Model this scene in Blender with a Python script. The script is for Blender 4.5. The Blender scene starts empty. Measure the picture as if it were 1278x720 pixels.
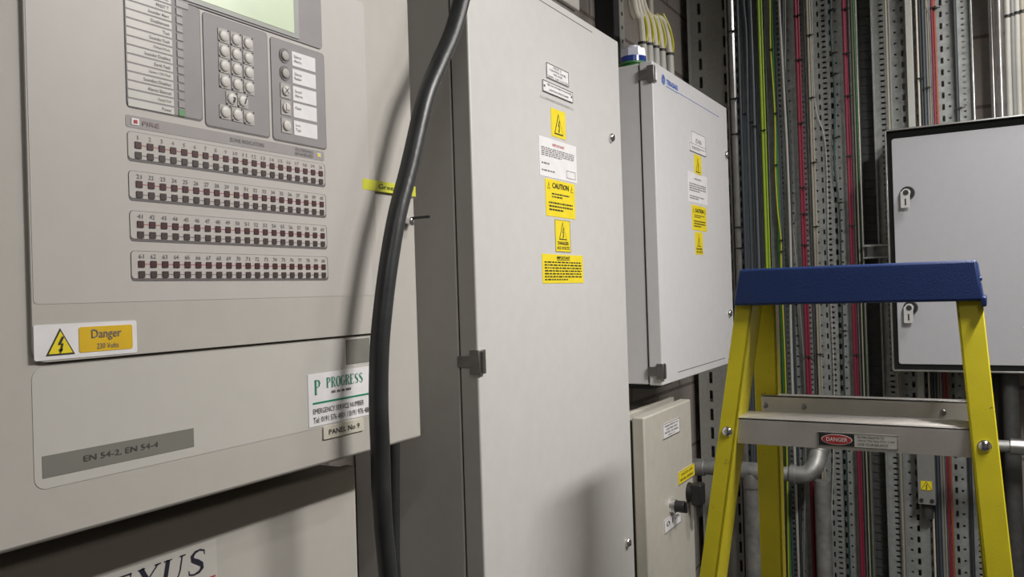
import bpy, math, random
from mathutils import Vector, Matrix
random.seed(7)
S = bpy.context.scene
COL = S.collection

# ------------------------------------------------------------------ camera numbers
FPX, YAW, PIT, ROL, EYE = 1040.4, 0.52067, 0.0053353, -0.0314066, 1.6
cy, sy, cp, sp = math.cos(YAW), math.sin(YAW), math.cos(PIT), math.sin(PIT)
CF = Vector((-sy*cp, cy*cp, sp)); CR0 = Vector((cy, sy, 0)); CU0 = CR0.cross(CF)
CR = math.cos(ROL)*CR0 + math.sin(ROL)*CU0
CU = -math.sin(ROL)*CR0 + math.cos(ROL)*CU0
def ray(px, py): return CF*FPX + CR*(px-639) - CU*(py-360)
def LF(px, py, x=-.7):
    d = ray(px, py); t = x/d.x; return (d.y*t, d.z*t+EYE)      # (y, z) on a plane x = const
def BK(px, py, y):
    d = ray(px, py); t = y/d.y; return (d.x*t, d.z*t+EYE)      # (x, z) on a plane y = const

# ------------------------------------------------------------------ materials
MATS = {}
def mat(name, col, rough=.5, metal=0., var=.04, vscale=40., bump=0., bscale=200., emit=None, estr=0., spec=.5, specks=0.):
    if name in MATS: return MATS[name]
    m = bpy.data.materials.new(name); m.use_nodes = True
    nt = m.node_tree; b = nt.nodes['Principled BSDF']
    tc = nt.nodes.new('ShaderNodeTexCoord')
    n = nt.nodes.new('ShaderNodeTexNoise'); n.inputs['Scale'].default_value = vscale; n.inputs['Detail'].default_value = 4
    nt.links.new(tc.outputs['Object'], n.inputs['Vector'])
    r = nt.nodes.new('ShaderNodeValToRGB')
    r.color_ramp.elements[0].position = .3; r.color_ramp.elements[1].position = .7
    r.color_ramp.elements[0].color = tuple(max(0, c*(1-var)) for c in col)+(1,)
    r.color_ramp.elements[1].color = tuple(min(1, c*(1+var)) for c in col)+(1,)
    nt.links.new(n.outputs['Fac'], r.inputs['Fac'])
    if specks:      # scattered dark scuffs
        n3 = nt.nodes.new('ShaderNodeTexNoise'); n3.inputs['Scale'].default_value = 70; n3.inputs['Detail'].default_value = 5; n3.inputs['Roughness'].default_value = .7
        nt.links.new(tc.outputs['Object'], n3.inputs['Vector'])
        r3 = nt.nodes.new('ShaderNodeValToRGB'); r3.color_ramp.elements[0].position = specks; r3.color_ramp.elements[1].position = specks+.03
        nt.links.new(n3.outputs['Fac'], r3.inputs['Fac'])
        mx = nt.nodes.new('ShaderNodeMixRGB'); mx.inputs[2].default_value = (.06, .05, .03, 1)
        nt.links.new(r3.outputs['Color'], mx.inputs[0]); nt.links.new(r.outputs['Color'], mx.inputs[1]); nt.links.new(mx.outputs[0], b.inputs['Base Color'])
    else: nt.links.new(r.outputs['Color'], b.inputs['Base Color'])
    b.inputs['Roughness'].default_value = rough; b.inputs['Metallic'].default_value = metal
    b.inputs['Specular IOR Level'].default_value = spec
    if bump:
        n2 = nt.nodes.new('ShaderNodeTexNoise'); n2.inputs['Scale'].default_value = bscale; n2.inputs['Detail'].default_value = 3
        nt.links.new(tc.outputs['Object'], n2.inputs['Vector'])
        bp = nt.nodes.new('ShaderNodeBump'); bp.inputs['Strength'].default_value = bump; bp.inputs['Distance'].default_value = .001
        nt.links.new(n2.outputs['Fac'], bp.inputs['Height']); nt.links.new(bp.outputs['Normal'], b.inputs['Normal'])
    if emit:
        b.inputs['Emission Color'].default_value = emit+(1,); b.inputs['Emission Strength'].default_value = estr
    MATS[name] = m; return m

mat('panel_paint', (.475, .455, .42), .55, var=.02, bump=.06, bscale=600)
mat('panel_overlay', (.535, .52, .485), .5, var=.015)
mat('membrane', (.52, .495, .47), .45, var=.015)
mat('membrane_grey', (.27, .255, .26), .5)
mat('membrane_bar', (.33, .31, .31), .5)
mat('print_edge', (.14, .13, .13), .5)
mat('cabinet_paint', (.58, .575, .56), .42, var=.02, bump=.12, bscale=450)
mat('cabinet_side', (.58, .575, .56), .42, bump=.35, bscale=350)
mat('white_cab', (.66, .66, .67), .38, var=.02, bump=.12, bscale=450)
mat('switch_paint', (.50, .48, .42), .5, bump=.2, bscale=400)
mat('grey_inner', (.40, .40, .43), .5, var=.02, bump=.08, bscale=450)
mat('frame_paint', (.33, .35, .34), .5)
mat('seal', (.02, .021, .02), .7)
mat('gasket', (.012, .013, .012), .8, spec=.1)
mat('bright_metal', (.66, .66, .66), .3, .35)
mat('black_plastic', (.015, .015, .016), .4)
mat('cable_black', (.028, .03, .032), .38, var=.2, vscale=30, bump=.3, bscale=120)
mat('tie_black', (.012, .012, .012), .5)
mat('label_white', (.80, .79, .80), .45)
mat('label_pale', (.62, .62, .58), .5)
mat('label_clear', (.52, .50, .50), .3)
mat('tag_cream', (.60, .57, .48), .5)
mat('yellow', (.84, .68, .02), .45)
mat('amber', (.72, .46, .01), .5)
mat('tape_yellow', (.62, .64, .05), .45)
mat('ink', (.02, .02, .02), .6)
mat('ink_soft', (.16, .15, .15), .6)
mat('en_print', (.075, .075, .065), .6)
mat('ink_red', (.45, .04, .04), .6)
mat('band_blue', (.02, .05, .28), .15)
mat('band_white', (.62, .64, .74), .2)
mat('ink_green', (.01, .25, .13), .6)
mat('ink_blue', (.03, .12, .5), .6)
mat('ink_purple', (.014, .012, .03), .6)
mat('grey_strip', (.20, .20, .175), .5)
mat('key_cap', (.62, .60, .57), .4)
mat('key_base', (.42, .40, .38), .5)
mat('lamp_red', (.055, .014, .017), .5)
mat('lamp_brown', (.05, .035, .033), .5)
mat('lamp_green', (.10, .22, .10), .4, emit=(.15, .8, .2), estr=.05)
mat('lamp_frame', (.19, .18, .18), .5)
mat('ink_faint', (.30, .22, .21), .6)
mat('lamp_grey', (.30, .285, .285), .4)
mat('lcd', (.46, .54, .38), .3, var=.08, vscale=15, emit=(.75, .9, .6), estr=.16)
mat('lcd_frame', (.32, .33, .31), .4)
mat('chrome', (.72, .72, .74), .18, 1.)
mat('dull_steel', (.30, .30, .30), .4, 1., var=.15)
mat('galv', (.27, .28, .275), .55, .55, var=.22, vscale=60)
mat('galv_tray', (.30, .315, .31), .6, .35, var=.16, vscale=45)
mat('galv_wide', (.36, .36, .33), .6, .3, var=.07, vscale=80)
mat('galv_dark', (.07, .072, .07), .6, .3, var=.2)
mat('conduit', (.50, .50, .49), .3, .9, var=.12)
mat('pipe_galv', (.32, .32, .31), .5, .6, var=.3, vscale=25)
mat('alu', (.62, .60, .57), .42, .55, var=.08, vscale=20, bump=.15, bscale=300)
mat('frp', (.52, .45, .012), .42, var=.06, vscale=18, bump=.15, bscale=500, specks=.66)
mat('blue', (.0065, .024, .105), .42, bump=.4, bscale=500)
mat('c_slate', (.06, .075, .092), .45)
mat('c_slate_light', (.11, .13, .155), .4)
mat('c_charcoal', (.035, .04, .045), .5)
mat('c_lime', (.30, .44, .03), .4)
mat('c_green', (.05, .20, .05), .4)
mat('c_red', (.21, .018, .042), .45)
mat('c_orange', (.32, .08, .035), .4)
mat('c_white', (.42, .42, .39), .4)
mat('c_beige', (.32, .30, .24), .45)
mat('c_grey', (.22, .22, .21), .45)
mat('c_teal', (.03, .065, .06), .45)
mat('c_cream', (.60, .57, .48), .45)
mat('c_yellow', (.50, .46, .03), .4)
mat('ceiling_paint', (.62, .61, .58), .8)
mat('floor_paint', (.06, .06, .057), .6, var=.2, vscale=5)
mat('tube_glow', (.9, .9, .85), .5, emit=(1., .96, .88), estr=6)
mat('batten_white', (.75, .75, .73), .4)

def block_mat():
    m = bpy.data.materials.new('block_wall'); m.use_nodes = True; nt = m.node_tree; b = nt.nodes['Principled BSDF']
    tc = nt.nodes.new('ShaderNodeTexCoord'); sx = nt.nodes.new('ShaderNodeSeparateXYZ'); cx = nt.nodes.new('ShaderNodeCombineXYZ')
    ad = nt.nodes.new('ShaderNodeMath'); ad.operation = 'ADD'
    nt.links.new(tc.outputs['Object'], sx.inputs[0]); nt.links.new(sx.outputs['X'], ad.inputs[0]); nt.links.new(sx.outputs['Y'], ad.inputs[1])
    nt.links.new(ad.outputs[0], cx.inputs['X']); nt.links.new(sx.outputs['Z'], cx.inputs['Y'])
    br = nt.nodes.new('ShaderNodeTexBrick'); br.inputs['Scale'].default_value = 1
    br.inputs['Brick Width'].default_value = .45; br.inputs['Row Height'].default_value = .225; br.inputs['Mortar Size'].default_value = .006
    br.inputs['Color1'].default_value = (.36, .32, .29, 1); br.inputs['Color2'].default_value = (.31, .285, .265, 1); br.inputs['Mortar'].default_value = (.17, .14, .13, 1)
    nt.links.new(cx.outputs[0], br.inputs['Vector'])
    n = nt.nodes.new('ShaderNodeTexNoise'); n.inputs['Scale'].default_value = 70; n.inputs['Detail'].default_value = 6
    nt.links.new(tc.outputs['Object'], n.inputs['Vector'])
    mx = nt.nodes.new('ShaderNodeMixRGB'); mx.blend_type = 'MULTIPLY'; mx.inputs[0].default_value = .35
    nt.links.new(br.outputs['Color'], mx.inputs[1]); nt.links.new(n.outputs['Color'], mx.inputs[2]); nt.links.new(mx.outputs[0], b.inputs['Base Color'])
    bp = nt.nodes.new('ShaderNodeBump'); bp.inputs['Strength'].default_value = .5; bp.inputs['Distance'].default_value = .004
    nt.links.new(n.outputs['Fac'], bp.inputs['Height']); nt.links.new(bp.outputs['Normal'], b.inputs['Normal'])
    b.inputs['Roughness'].default_value = .9
    MATS['block'] = m
block_mat()

# ------------------------------------------------------------------ mesh builder
def lw(x): return lambda u, v, n=0.: (x+n, u, v)      # left-hand faces, looking along -x: u = y, v = z
def bw(y): return lambda u, v, n=0.: (u, y-n, v)      # back-wall faces: u = x, v = z
class MB:
    def __init__(s): s.v = []; s.f = []
    def poly(s, pts):
        i = len(s.v); s.v += [tuple(p) for p in pts]; s.f.append(tuple(range(i, i+len(pts))))
    def box(s, x0, x1, y0, y1, z0, z1):
        i = len(s.v); s.v += [(x, y, z) for z in (z0, z1) for y in (y0, y1) for x in (x0, x1)]
        for a in ((0,2,3,1),(4,5,7,6),(0,1,5,4),(2,6,7,3),(0,4,6,2),(1,3,7,5)): s.f.append(tuple(i+k for k in a))
        return s
    def hexa(s, b, t):      # bottom 4 points and top 4 points, both counter-clockwise seen from above
        i = len(s.v); s.v += [tuple(p) for p in b]+[tuple(p) for p in t]
        s.f += [(i+3,i+2,i+1,i), (i+4,i+5,i+6,i+7)]+[(i+k, i+(k+1)%4, i+4+(k+1)%4, i+4+k) for k in range(4)]
        return s
    def prism(s, fr, pts, n0, n1):      # polygon (u,v) extruded from n0 to n1 along the face normal
        k = len(pts); i = len(s.v)
        s.v += [fr(u, v, n0) for u, v in pts]+[fr(u, v, n1) for u, v in pts]
        s.f += [tuple(i+j for j in reversed(range(k))), tuple(i+k+j for j in range(k))]
        s.f += [(i+j, i+(j+1)%k, i+k+(j+1)%k, i+k+j) for j in range(k)]
        return s
    def rrect(s, fr, u0, u1, v0, v1, r=0., n0=0., n1=.001):
        if r <= 0: return s.prism(fr, [(u0,v0),(u1,v0),(u1,v1),(u0,v1)], n0, n1)
        return s.prism(fr, rr(u0, u1, v0, v1, r), n0, n1)
    def cyl(s, p0, p1, r0, r1=None, n=16, cap=True):
        r1 = r0 if r1 is None else r1; p0 = Vector(p0); p1 = Vector(p1); d = (p1-p0).normalized()
        a = d.orthogonal().normalized(); b = d.cross(a); i = len(s.v)
        for p, r in ((p0, r0), (p1, r1)):
            for k in range(n):
                t = 2*math.pi*k/n; s.v.append(tuple(p+a*math.cos(t)*r+b*math.sin(t)*r))
        s.f += [(i+k, i+(k+1)%n, i+n+(k+1)%n, i+n+k) for k in range(n)]
        if cap: s.f += [tuple(i+k for k in reversed(range(n))), tuple(i+n+k for k in range(n))]
        return s
    def tube(s, pts, r, n=10):
        pts = [Vector(p) for p in pts]; i = len(s.v); a = None; m = len(pts)
        for j, p in enumerate(pts):
            d = (pts[min(j+1, m-1)]-pts[max(j-1, 0)]).normalized()
            a = d.orthogonal().normalized() if a is None else (a-d*a.dot(d)).normalized()
            b = d.cross(a)
            for k in range(n):
                t = 2*math.pi*k/n; s.v.append(tuple(p+a*math.cos(t)*r+b*math.sin(t)*r))
        for j in range(m-1):
            for k in range(n): s.f.append((i+j*n+k, i+j*n+(k+1)%n, i+(j+1)*n+(k+1)%n, i+(j+1)*n+k))
        s.f += [tuple(i+k for k in reversed(range(n))), tuple(i+(m-1)*n+k for k in range(n))]
        return s
    def dome(s, c, axis, r, h, n=16, rings=4):
        c = Vector(c); d = Vector(axis).normalized(); a = d.orthogonal().normalized(); b = d.cross(a); i = len(s.v)
        for j in range(rings):
            ph = math.pi/2*j/rings
            for k in range(n):
                t = 2*math.pi*k/n; s.v.append(tuple(c+(a*math.cos(t)+b*math.sin(t))*r*math.cos(ph)+d*h*math.sin(ph)))
        s.v.append(tuple(c+d*h)); top = len(s.v)-1
        for j in range(rings-1):
            for k in range(n): s.f.append((i+j*n+k, i+j*n+(k+1)%n, i+(j+1)*n+(k+1)%n, i+(j+1)*n+k))
        for k in range(n): s.f.append((i+(rings-1)*n+k, i+(rings-1)*n+(k+1)%n, top))
        s.f.append(tuple(i+k for k in reversed(range(n))))
        return s
    def stroke(s, fr, pts, n=.0):        # variable-width pen stroke: (u, v, width) points
        L = []; R = []; m = len(pts)
        for j, (u, v, w) in enumerate(pts):
            a = pts[max(j-1, 0)]; b = pts[min(j+1, m-1)]; dx, dy = b[0]-a[0], b[1]-a[1]; q = math.hypot(dx, dy) or 1
            nx, ny = -dy/q*w/2, dx/q*w/2; L.append((u+nx, v+ny)); R.append((u-nx, v-ny))
        for j in range(m-1): s.poly([fr(*R[j], n), fr(*R[j+1], n), fr(*L[j+1], n), fr(*L[j], n)])
        return s
def rr(u0, u1, v0, v1, r, k=5):
    out = []
    for cu, cv, a0 in ((u1-r, v0+r, -90), (u1-r, v1-r, 0), (u0+r, v1-r, 90), (u0+r, v0+r, 180)):
        for j in range(k+1):
            a = math.radians(a0+90*j/k); out.append((cu+r*math.cos(a), cv+r*math.sin(a)))
    return out

def world(o):
    p = Vector((0, 0, 0))
    while o: p = p+o.location; o = o.parent
    return p
def obj(name, mb, m, parent=None, bevel=0., seg=2, smooth=35, label=None):
    me = bpy.data.meshes.new(name)
    off = world(parent) if parent else Vector((0, 0, 0))
    vs = [Vector(v) for v in mb.v]
    if vs:      # origin of the part at its own centre
        c = Vector(tuple((min(v[i] for v in vs)+max(v[i] for v in vs))/2 for i in range(3)))
    else: c = Vector((0, 0, 0))
    me.from_pydata([tuple(v-c) for v in vs], [], mb.f); me.update()
    if smooth:
        me.polygons.foreach_set('use_smooth', [True]*len(me.polygons)); me.set_sharp_from_angle(angle=math.radians(smooth))
    me.materials.append(MATS[m] if isinstance(m, str) else m)
    o = bpy.data.objects.new(name, me); COL.objects.link(o); o.parent = parent; o.location = c-off
    if bevel:
        b = o.modifiers.new('bevel', 'BEVEL'); b.width = bevel; b.segments = seg; b.limit_method = 'ANGLE'; b.harden_normals = False
    if label: o['label'] = label
    return o
def thing(name, label, cat, loc, group=None):
    o = bpy.data.objects.new(name, None); COL.objects.link(o); o.location = loc; o.empty_display_size = .05
    o['label'] = label; o['category'] = cat
    if group: o['group'] = group
    return o
def tag(o, label, cat, group=None, kind=None):
    o['label'] = label; o['category'] = cat
    if group: o['group'] = group
    if kind: o['kind'] = kind
    return o
def struct(o): o['kind'] = 'structure'; return o

# ------------------------------------------------------------------ lettering
def txt_polys(s, bold=0.):
    cu = bpy.data.curves.new('t', 'FONT'); cu.body = s; cu.size = 1; cu.resolution_u = 2; cu.offset = bold
    o = bpy.data.objects.new('t', cu); COL.objects.link(o)
    dg = bpy.context.evaluated_depsgraph_get(); me = bpy.data.meshes.new_from_object(o.evaluated_get(dg))
    vs = [(v.co.x, v.co.y) for v in me.vertices]; fs = [tuple(p.vertices) for p in me.polygons]
    bpy.data.objects.remove(o); bpy.data.curves.remove(cu); bpy.data.meshes.remove(me)
    return vs, fs
def put_text(mb, s, fr, u0, u1, v0, v1, n=.0006, bold=0., fit='both', shear=0.):
    vs, fs = txt_polys(s, bold)
    if not vs: return mb
    a0, a1 = min(v[0] for v in vs), max(v[0] for v in vs); b0, b1 = min(v[1] for v in vs), max(v[1] for v in vs)
    sx = (u1-u0)/(a1-a0 or 1); sy_ = (v1-v0)/(b1-b0 or 1)
    ox = u0
    if fit == 'right': sx = min(sx, sy_*.9); ox = u1-(a1-a0)*sx
    if fit == 'left': sx = min(sx, sy_*.9)
    i = len(mb.v)
    for a, b in vs: mb.v.append(fr(ox+(a-a0)*sx+shear*(b-b0)*sy_, v0+(b-b0)*sy_, n))
    mb.f += [tuple(i+k for k in f) for f in fs]
    return mb
SERIF = {
 'N': [[(.12,0,.05),(.12,1,.05)],[(.10,1,.20),(.86,0,.20)],[(.86,0,.05),(.86,1,.05)],[(0,1,.05),(.2,1,.05)],[(0,0,.05),(.26,0,.05)],[(.72,1,.05),(1,1,.05)]],
 'E': [[(.2,0,.2),(.2,1,.2)],[(.05,.97,.06),(.85,.97,.06)],[(.05,.03,.06),(.9,.03,.06)],[(.2,.52,.06),(.65,.52,.06)],[(.85,1,.06),(.85,.78,.03)],[(.9,0,.06),(.9,.24,.03)],[(.65,.62,.04),(.65,.42,.04)]],
 'X': [[(.12,1,.2),(.86,0,.2)],[(.88,1,.06),(.12,0,.06)],[(0,.98,.05),(.3,.98,.05)],[(.72,.98,.05),(1,.98,.05)],[(0,.02,.05),(.26,.02,.05)],[(.7,.02,.05),(1,.02,.05)]],
 'U': [[(.18,1,.2),(.18,.3,.2),(.24,.12,.16),(.42,.03,.08),(.62,.06,.06),(.8,.22,.06),(.84,.4,.06),(.84,1,.06)],[(0,.98,.05),(.36,.98,.05)],[(.72,.98,.05),(1,.98,.05)]],
 'S': [[(.82,.74,.03),(.78,.90,.06),(.55,.98,.07),(.32,.94,.12),(.2,.80,.17),(.26,.64,.20),(.52,.50,.22),(.74,.36,.20),(.8,.20,.17),(.68,.07,.12),(.42,.02,.07),(.2,.08,.06),(.13,.26,.03)]],
 'P': [[(.22,0,.2),(.22,1,.2)],[(.02,.98,.05),(.5,.97,.06),(.72,.92,.12),(.82,.76,.2),(.74,.58,.14),(.5,.48,.06),(.22,.48,.05)],[(.02,.02,.05),(.42,.02,.05)]],
 'R': [[(.2,0,.18),(.2,1,.18)],[(.02,.98,.05),(.5,.97,.06),(.7,.92,.12),(.78,.76,.18),(.7,.6,.12),(.46,.52,.06),(.2,.52,.05)],[(.45,.52,.1),(.85,.02,.16),(1,.02,.06)],[(.02,.02,.05),(.38,.02,.05)]],
 'O': [[(.5,.98,.06),(.28,.92,.12),(.12,.7,.18),(.1,.5,.2),(.14,.28,.18),(.3,.08,.12),(.5,.02,.06),(.72,.08,.12),(.88,.28,.18),(.9,.5,.2),(.88,.72,.18),(.72,.92,.12),(.5,.98,.06)]],
 'G': [[(.86,.74,.03),(.78,.9,.06),(.54,.98,.07),(.28,.9,.13),(.12,.68,.18),(.1,.5,.2),(.14,.28,.18),(.3,.08,.12),(.55,.02,.07),(.78,.1,.08),(.82,.2,.14),(.82,.44,.16)],[(.6,.44,.05),(1,.44,.05)]],
}
def serif_text(mb, s, fr, u0, u1, v0, v1, n=.0006, shear=0., gap=.12):
    k = len(s); cw = (u1-u0)/(k+gap*(k-1)); h = v1-v0
    for i, ch in enumerate(s):
        base = u0+i*cw*(1+gap)
        for st in SERIF[ch]:
            mb.stroke(fr, [(base+a*cw+shear*b*h, v0+b*h, w*(cw+h)/2*.95) for a, b, w in st], n)
    return mb

class Face:      # a flat label lying on a face; draws in fractions of its own width and height
    def __init__(s, parent, name, fr, u0, u1, v0, v1, m, t=.0008, r=0., label=None):
        s.fr = fr; s.u0, s.u1, s.v0, s.v1, s.t = u0, u1, v0, v1, t; s.name = name
        s.o = obj(name, MB().rrect(fr, u0, u1, v0, v1, r, 0, t), m, parent, label=label); s.inks = {}
    def U(s, a): return s.u0+(s.u1-s.u0)*a
    def V(s, b): return s.v0+(s.v1-s.v0)*b
    def mb(s, ink, name): return s.inks.setdefault((ink, name), MB())
    def text(s, t, a0, a1, b0, b1, ink='ink', bold=0., fit='both', name='lettering'):
        put_text(s.mb(ink, name), t, s.fr, s.U(a0), s.U(a1), s.V(b0), s.V(b1), s.t+.0006, bold, fit); return s
    def rect(s, a0, a1, b0, b1, ink='ink', name='printed_line', n=.0004, r=0.):
        s.mb(ink, name).rrect(s.fr, s.U(a0), s.U(a1), s.V(b0), s.V(b1), r, s.t, s.t+n); return s
    def frame(s, a0, a1, b0, b1, w, ink='ink', name='printed_border'):
        m = s.mb(ink, name); u0, u1, v0, v1 = s.U(a0), s.U(a1), s.V(b0), s.V(b1)
        for q in ((u0, u1, v0, v0+w), (u0, u1, v1-w, v1), (u0, u0+w, v0, v1), (u1-w, u1, v0, v1)): m.rrect(s.fr, *q, 0, s.t, s.t+.0004)
        return s
    def lines(s, a0, a1, b0, b1, k, ink='ink', dens=.8):     # rows of fine print, too small to read in the photo
        m = s.mb(ink, 'fine_print'); rnd = random.Random(k*13+int(a0*100))
        for i in range(k):
            vb = s.V(b1-(b1-b0)*(i+.75)/k); vt = s.V(b1-(b1-b0)*(i+.3)/k); a = a0; end = a1 if i < k-1 else a0+(a1-a0)*.6
            while a < end:
                w = rnd.uniform(.025, .09); m.poly([s.fr(s.U(a), vb, s.t+.0005), s.fr(s.U(min(a+w, end)), vb, s.t+.0005), s.fr(s.U(min(a+w, end)), vt, s.t+.0005), s.fr(s.U(a), vt, s.t+.0005)]); a += w+.02
        return s
    def warn(s, ca, b0, b1, fill='yellow', bolt=True, aspect=1.1, mark=None):
        h = s.V(b1)-s.V(b0); w = h*aspect; cu = s.U(ca); v0 = s.V(b0); f = s.fr; t = s.t
        def tri(k): return [(cu-w/2*k, v0+h*(1-k)*.36), (cu+w/2*k, v0+h*(1-k)*.36), (cu, v0+h-h*(1-k)*.64)]
        s.mb('ink', 'warning_symbol').prism(f, tri(1), t, t+.0004)
        s.mb(fill, 'warning_symbol_field').prism(f, tri(.84), t, t+.0007)
        m = s.mb('ink', 'warning_bolt'); q = h*.56; b = v0+h*.11
        if bolt:
            k = q*1.05*aspect; m.stroke(f, [(cu+x*k, b+y*q, w*k) for x, y, w in ((.14, 1.02, .13), (-.10, .50, .15), (.10, .58, .11), (-.01, .10, .13))], t+.0012)
            i = len(m.v); m.v += [f(cu+x*k, b+y*q, t+.0012) for x, y in ((-.03, -.08), (.13, .20), (-.14, .20))]; m.f.append((i, i+1, i+2))
        else:
            m.prism(f, [(cu-h*.03, b+q*.35), (cu+h*.03, b+q*.35), (cu+h*.045, b+q), (cu-h*.045, b+q)], t+.0007, t+.001)
            m.prism(f, [(cu-h*.035, b+q*.05), (cu+h*.035, b+q*.05), (cu+h*.035, b+q*.2), (cu-h*.035, b+q*.2)], t+.0007, t+.001)
        return s
    def done(s):
        for (ink, name), mb in s.inks.items(): obj(name, mb, ink, s.o, smooth=0)
        return s.o
def face_px(parent, name, x, tl, br_, m, **k):     # label on a left-hand plane from two pixel corners
    y0, z1 = LF(*tl, x); y1, z0 = LF(*br_, x)
    return Face(parent, name, lw(x), y0, y1, z0, z1, m, **k)

# ================================================================== ROOM
WX, WY = -.96, 3.08
struct(obj('floor', MB().box(WX-.1, 2.1, -1.9, WY+.1, -.1, 0), 'floor_paint'))
struct(obj('ceiling', MB().box(WX-.1, 2.1, -1.9, WY+.1, 2.95, 3.05), 'ceiling_paint'))
struct(obj('wall_left', MB().box(WX-.1, WX, -1.9, WY+.1, 0, 2.95), 'block'))
struct(obj('wall_back', MB().box(WX, 2.1, WY, WY+.1, 0, 2.95), 'block'))
struct(obj('wall_right', MB().box(2.0, 2.1, -1.9, WY, 0, 2.95), 'block'))
struct(obj('wall_front', MB().box(WX, 2.0, -1.9, -1.8, 0, 2.95), 'block'))

# ================================================================== FIRE ALARM PANEL
X = -.7
fp = thing('fire_alarm_panel', 'large beige fire alarm control panel with keypad, display and four rows of zone lamps', 'alarm panel', (-.83, .65, 1.4))
obj('enclosure', MB().box(WX+.003, X-.0035, .33, .957, 1.40, 2.22), 'panel_paint', fp, bevel=.004)
R_ = lw(X)
obj('door_seal_shade', MB().rrect(lw(X-.0035), .412, .8672, 1.5517, 1.9995, .012, 0, .0012), 'seal', fp)  # near-black sheet puts the shade of the door gap in as colour
obj('door', MB().rrect(R_, .407, .866, 1.553, 1.998, .012, -.0022, 0), 'panel_paint', fp, bevel=.0006)
ov = obj('membrane_overlay', MB().rrect(R_, .409, .854, 1.603, 1.985, .004, 0, .0003), 'membrane', fp)
obj('lower_overlay', MB().rrect(lw(X-.0035), .4075, .850, 1.4455, 1.5485, .010, 0, .0004), 'panel_overlay', fp)
lo = lw(X-.0031)
e = Face(fp, 'grey_name_strip', lo, *[LF(55, 570)[0], LF(244, 533)[0]], LF(55, 598)[1], LF(55, 570)[1], 'grey_strip', t=.0003)
e.text('EN 54-2, EN 54-4', .24, .73, .36, .68, 'en_print').done()
y0, z1 = LF(434, 424); obj('grey_blanking_square', MB().rrect(lo, y0, y0+.045, LF(434, 455)[1], z1, .001, 0, .0006), 'grey_strip', fp)

# danger sticker
y0, z1 = LF(41, 406); y1, z0 = LF(171, 441); z0 = LF(43, 454)[1]
d = Face(fp, 'danger_sticker', R_, y0, y1, z0+.002, z1, 'label_white', t=.0006, r=.002, label='white sticker with a yellow voltage triangle and a yellow danger field')
d.warn(.235, .12, .88, aspect=1.12)
d.rect(.41, .95, .14, .88, 'amber', 'yellow_field', r=.002)
d.t = .0009
d.text('Danger', .53, .83, .46, .80, 'ink_soft', .004).text('230 Volts', .58, .80, .22, .38, 'ink_soft').done()

# service sticker
y0, z1 = LF(386, 468); y1 = .875; z0 = LF(388, 534)[1]
s_ = Face(fp, 'service_sticker', lo, y0, y1, z0, z1, 'label_white', t=.0006, label='white service sticker with green lettering')
serif_text(s_.mb('ink_green', 'emblem'), 'P', lo, s_.U(.07), s_.U(.15), s_.V(.60), s_.V(.88), .0012)
serif_text(s_.mb('ink_green', 'green_lettering'), 'PROGRESS', lo, s_.U(.22), s_.U(.70), s_.V(.70), s_.V(.90), .0012)
s_.lines(.28, .70, .56, .66, 1, 'ink_soft')
s_.rect(.05, .95, .42, .455, 'ink_green')
s_.text('EMERGENCY SERVICE NUMBER', .05, .70, .235, .335, 'ink').text('Tel: 0191 576 4801 / 0191 976 4801', .05, .80, .06, .17, 'ink').done()
y0, z1 = LF(405, 532); y1 = LF(455, 520)[0]
s_ = Face(fp, 'panel_number_tag', lw(X-.0035), y0, y1, LF(405, 549)[1], z1-.001, 'tag_cream', t=.002, r=.0015, label='cream embossed number tag')
s_.text('PANEL No 9', .12, .88, .3, .72, 'ink', .004).done()
# yellow tape over the door edge
y0, z1 = LF(452, 222.5); y1, _ = LF(520, 240); z0 = LF(452, 236)[1]
s_ = Face(fp, 'yellow_tape_label', R_, y0, .955, z0, z1, 'tape_yellow', t=.0005, label='yellow printed tape')
s_.text('Green', .28, .62, .28, .72, 'ink').text('tag', .74, .92, .2, .72, 'ink').done()
# lock with key standing out
yk, zk = LF(504, 276); yk = .945
lk = obj('door_lock', MB().cyl((X-.002, .937, zk), (X+.006, .937, zk), .006, n=20).dome((X+.006, .937, zk), (1,0,0), .0055, .002), 'chrome', fp)
obj('key', MB().box(X+.002, X+.034, .9385, .9415, zk+.003, zk+.0065), 'black_plastic', lk, bevel=.0006)

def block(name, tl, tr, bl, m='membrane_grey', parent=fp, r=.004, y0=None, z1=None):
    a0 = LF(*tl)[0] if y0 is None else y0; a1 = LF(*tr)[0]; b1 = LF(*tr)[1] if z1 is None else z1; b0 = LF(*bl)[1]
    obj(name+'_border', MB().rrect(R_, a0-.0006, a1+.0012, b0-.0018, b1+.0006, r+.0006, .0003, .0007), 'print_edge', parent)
    return obj(name, MB().rrect(R_, a0, a1, b0, b1, r, .0005, .0011), m, parent), (a0, a1, b0, b1)
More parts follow.
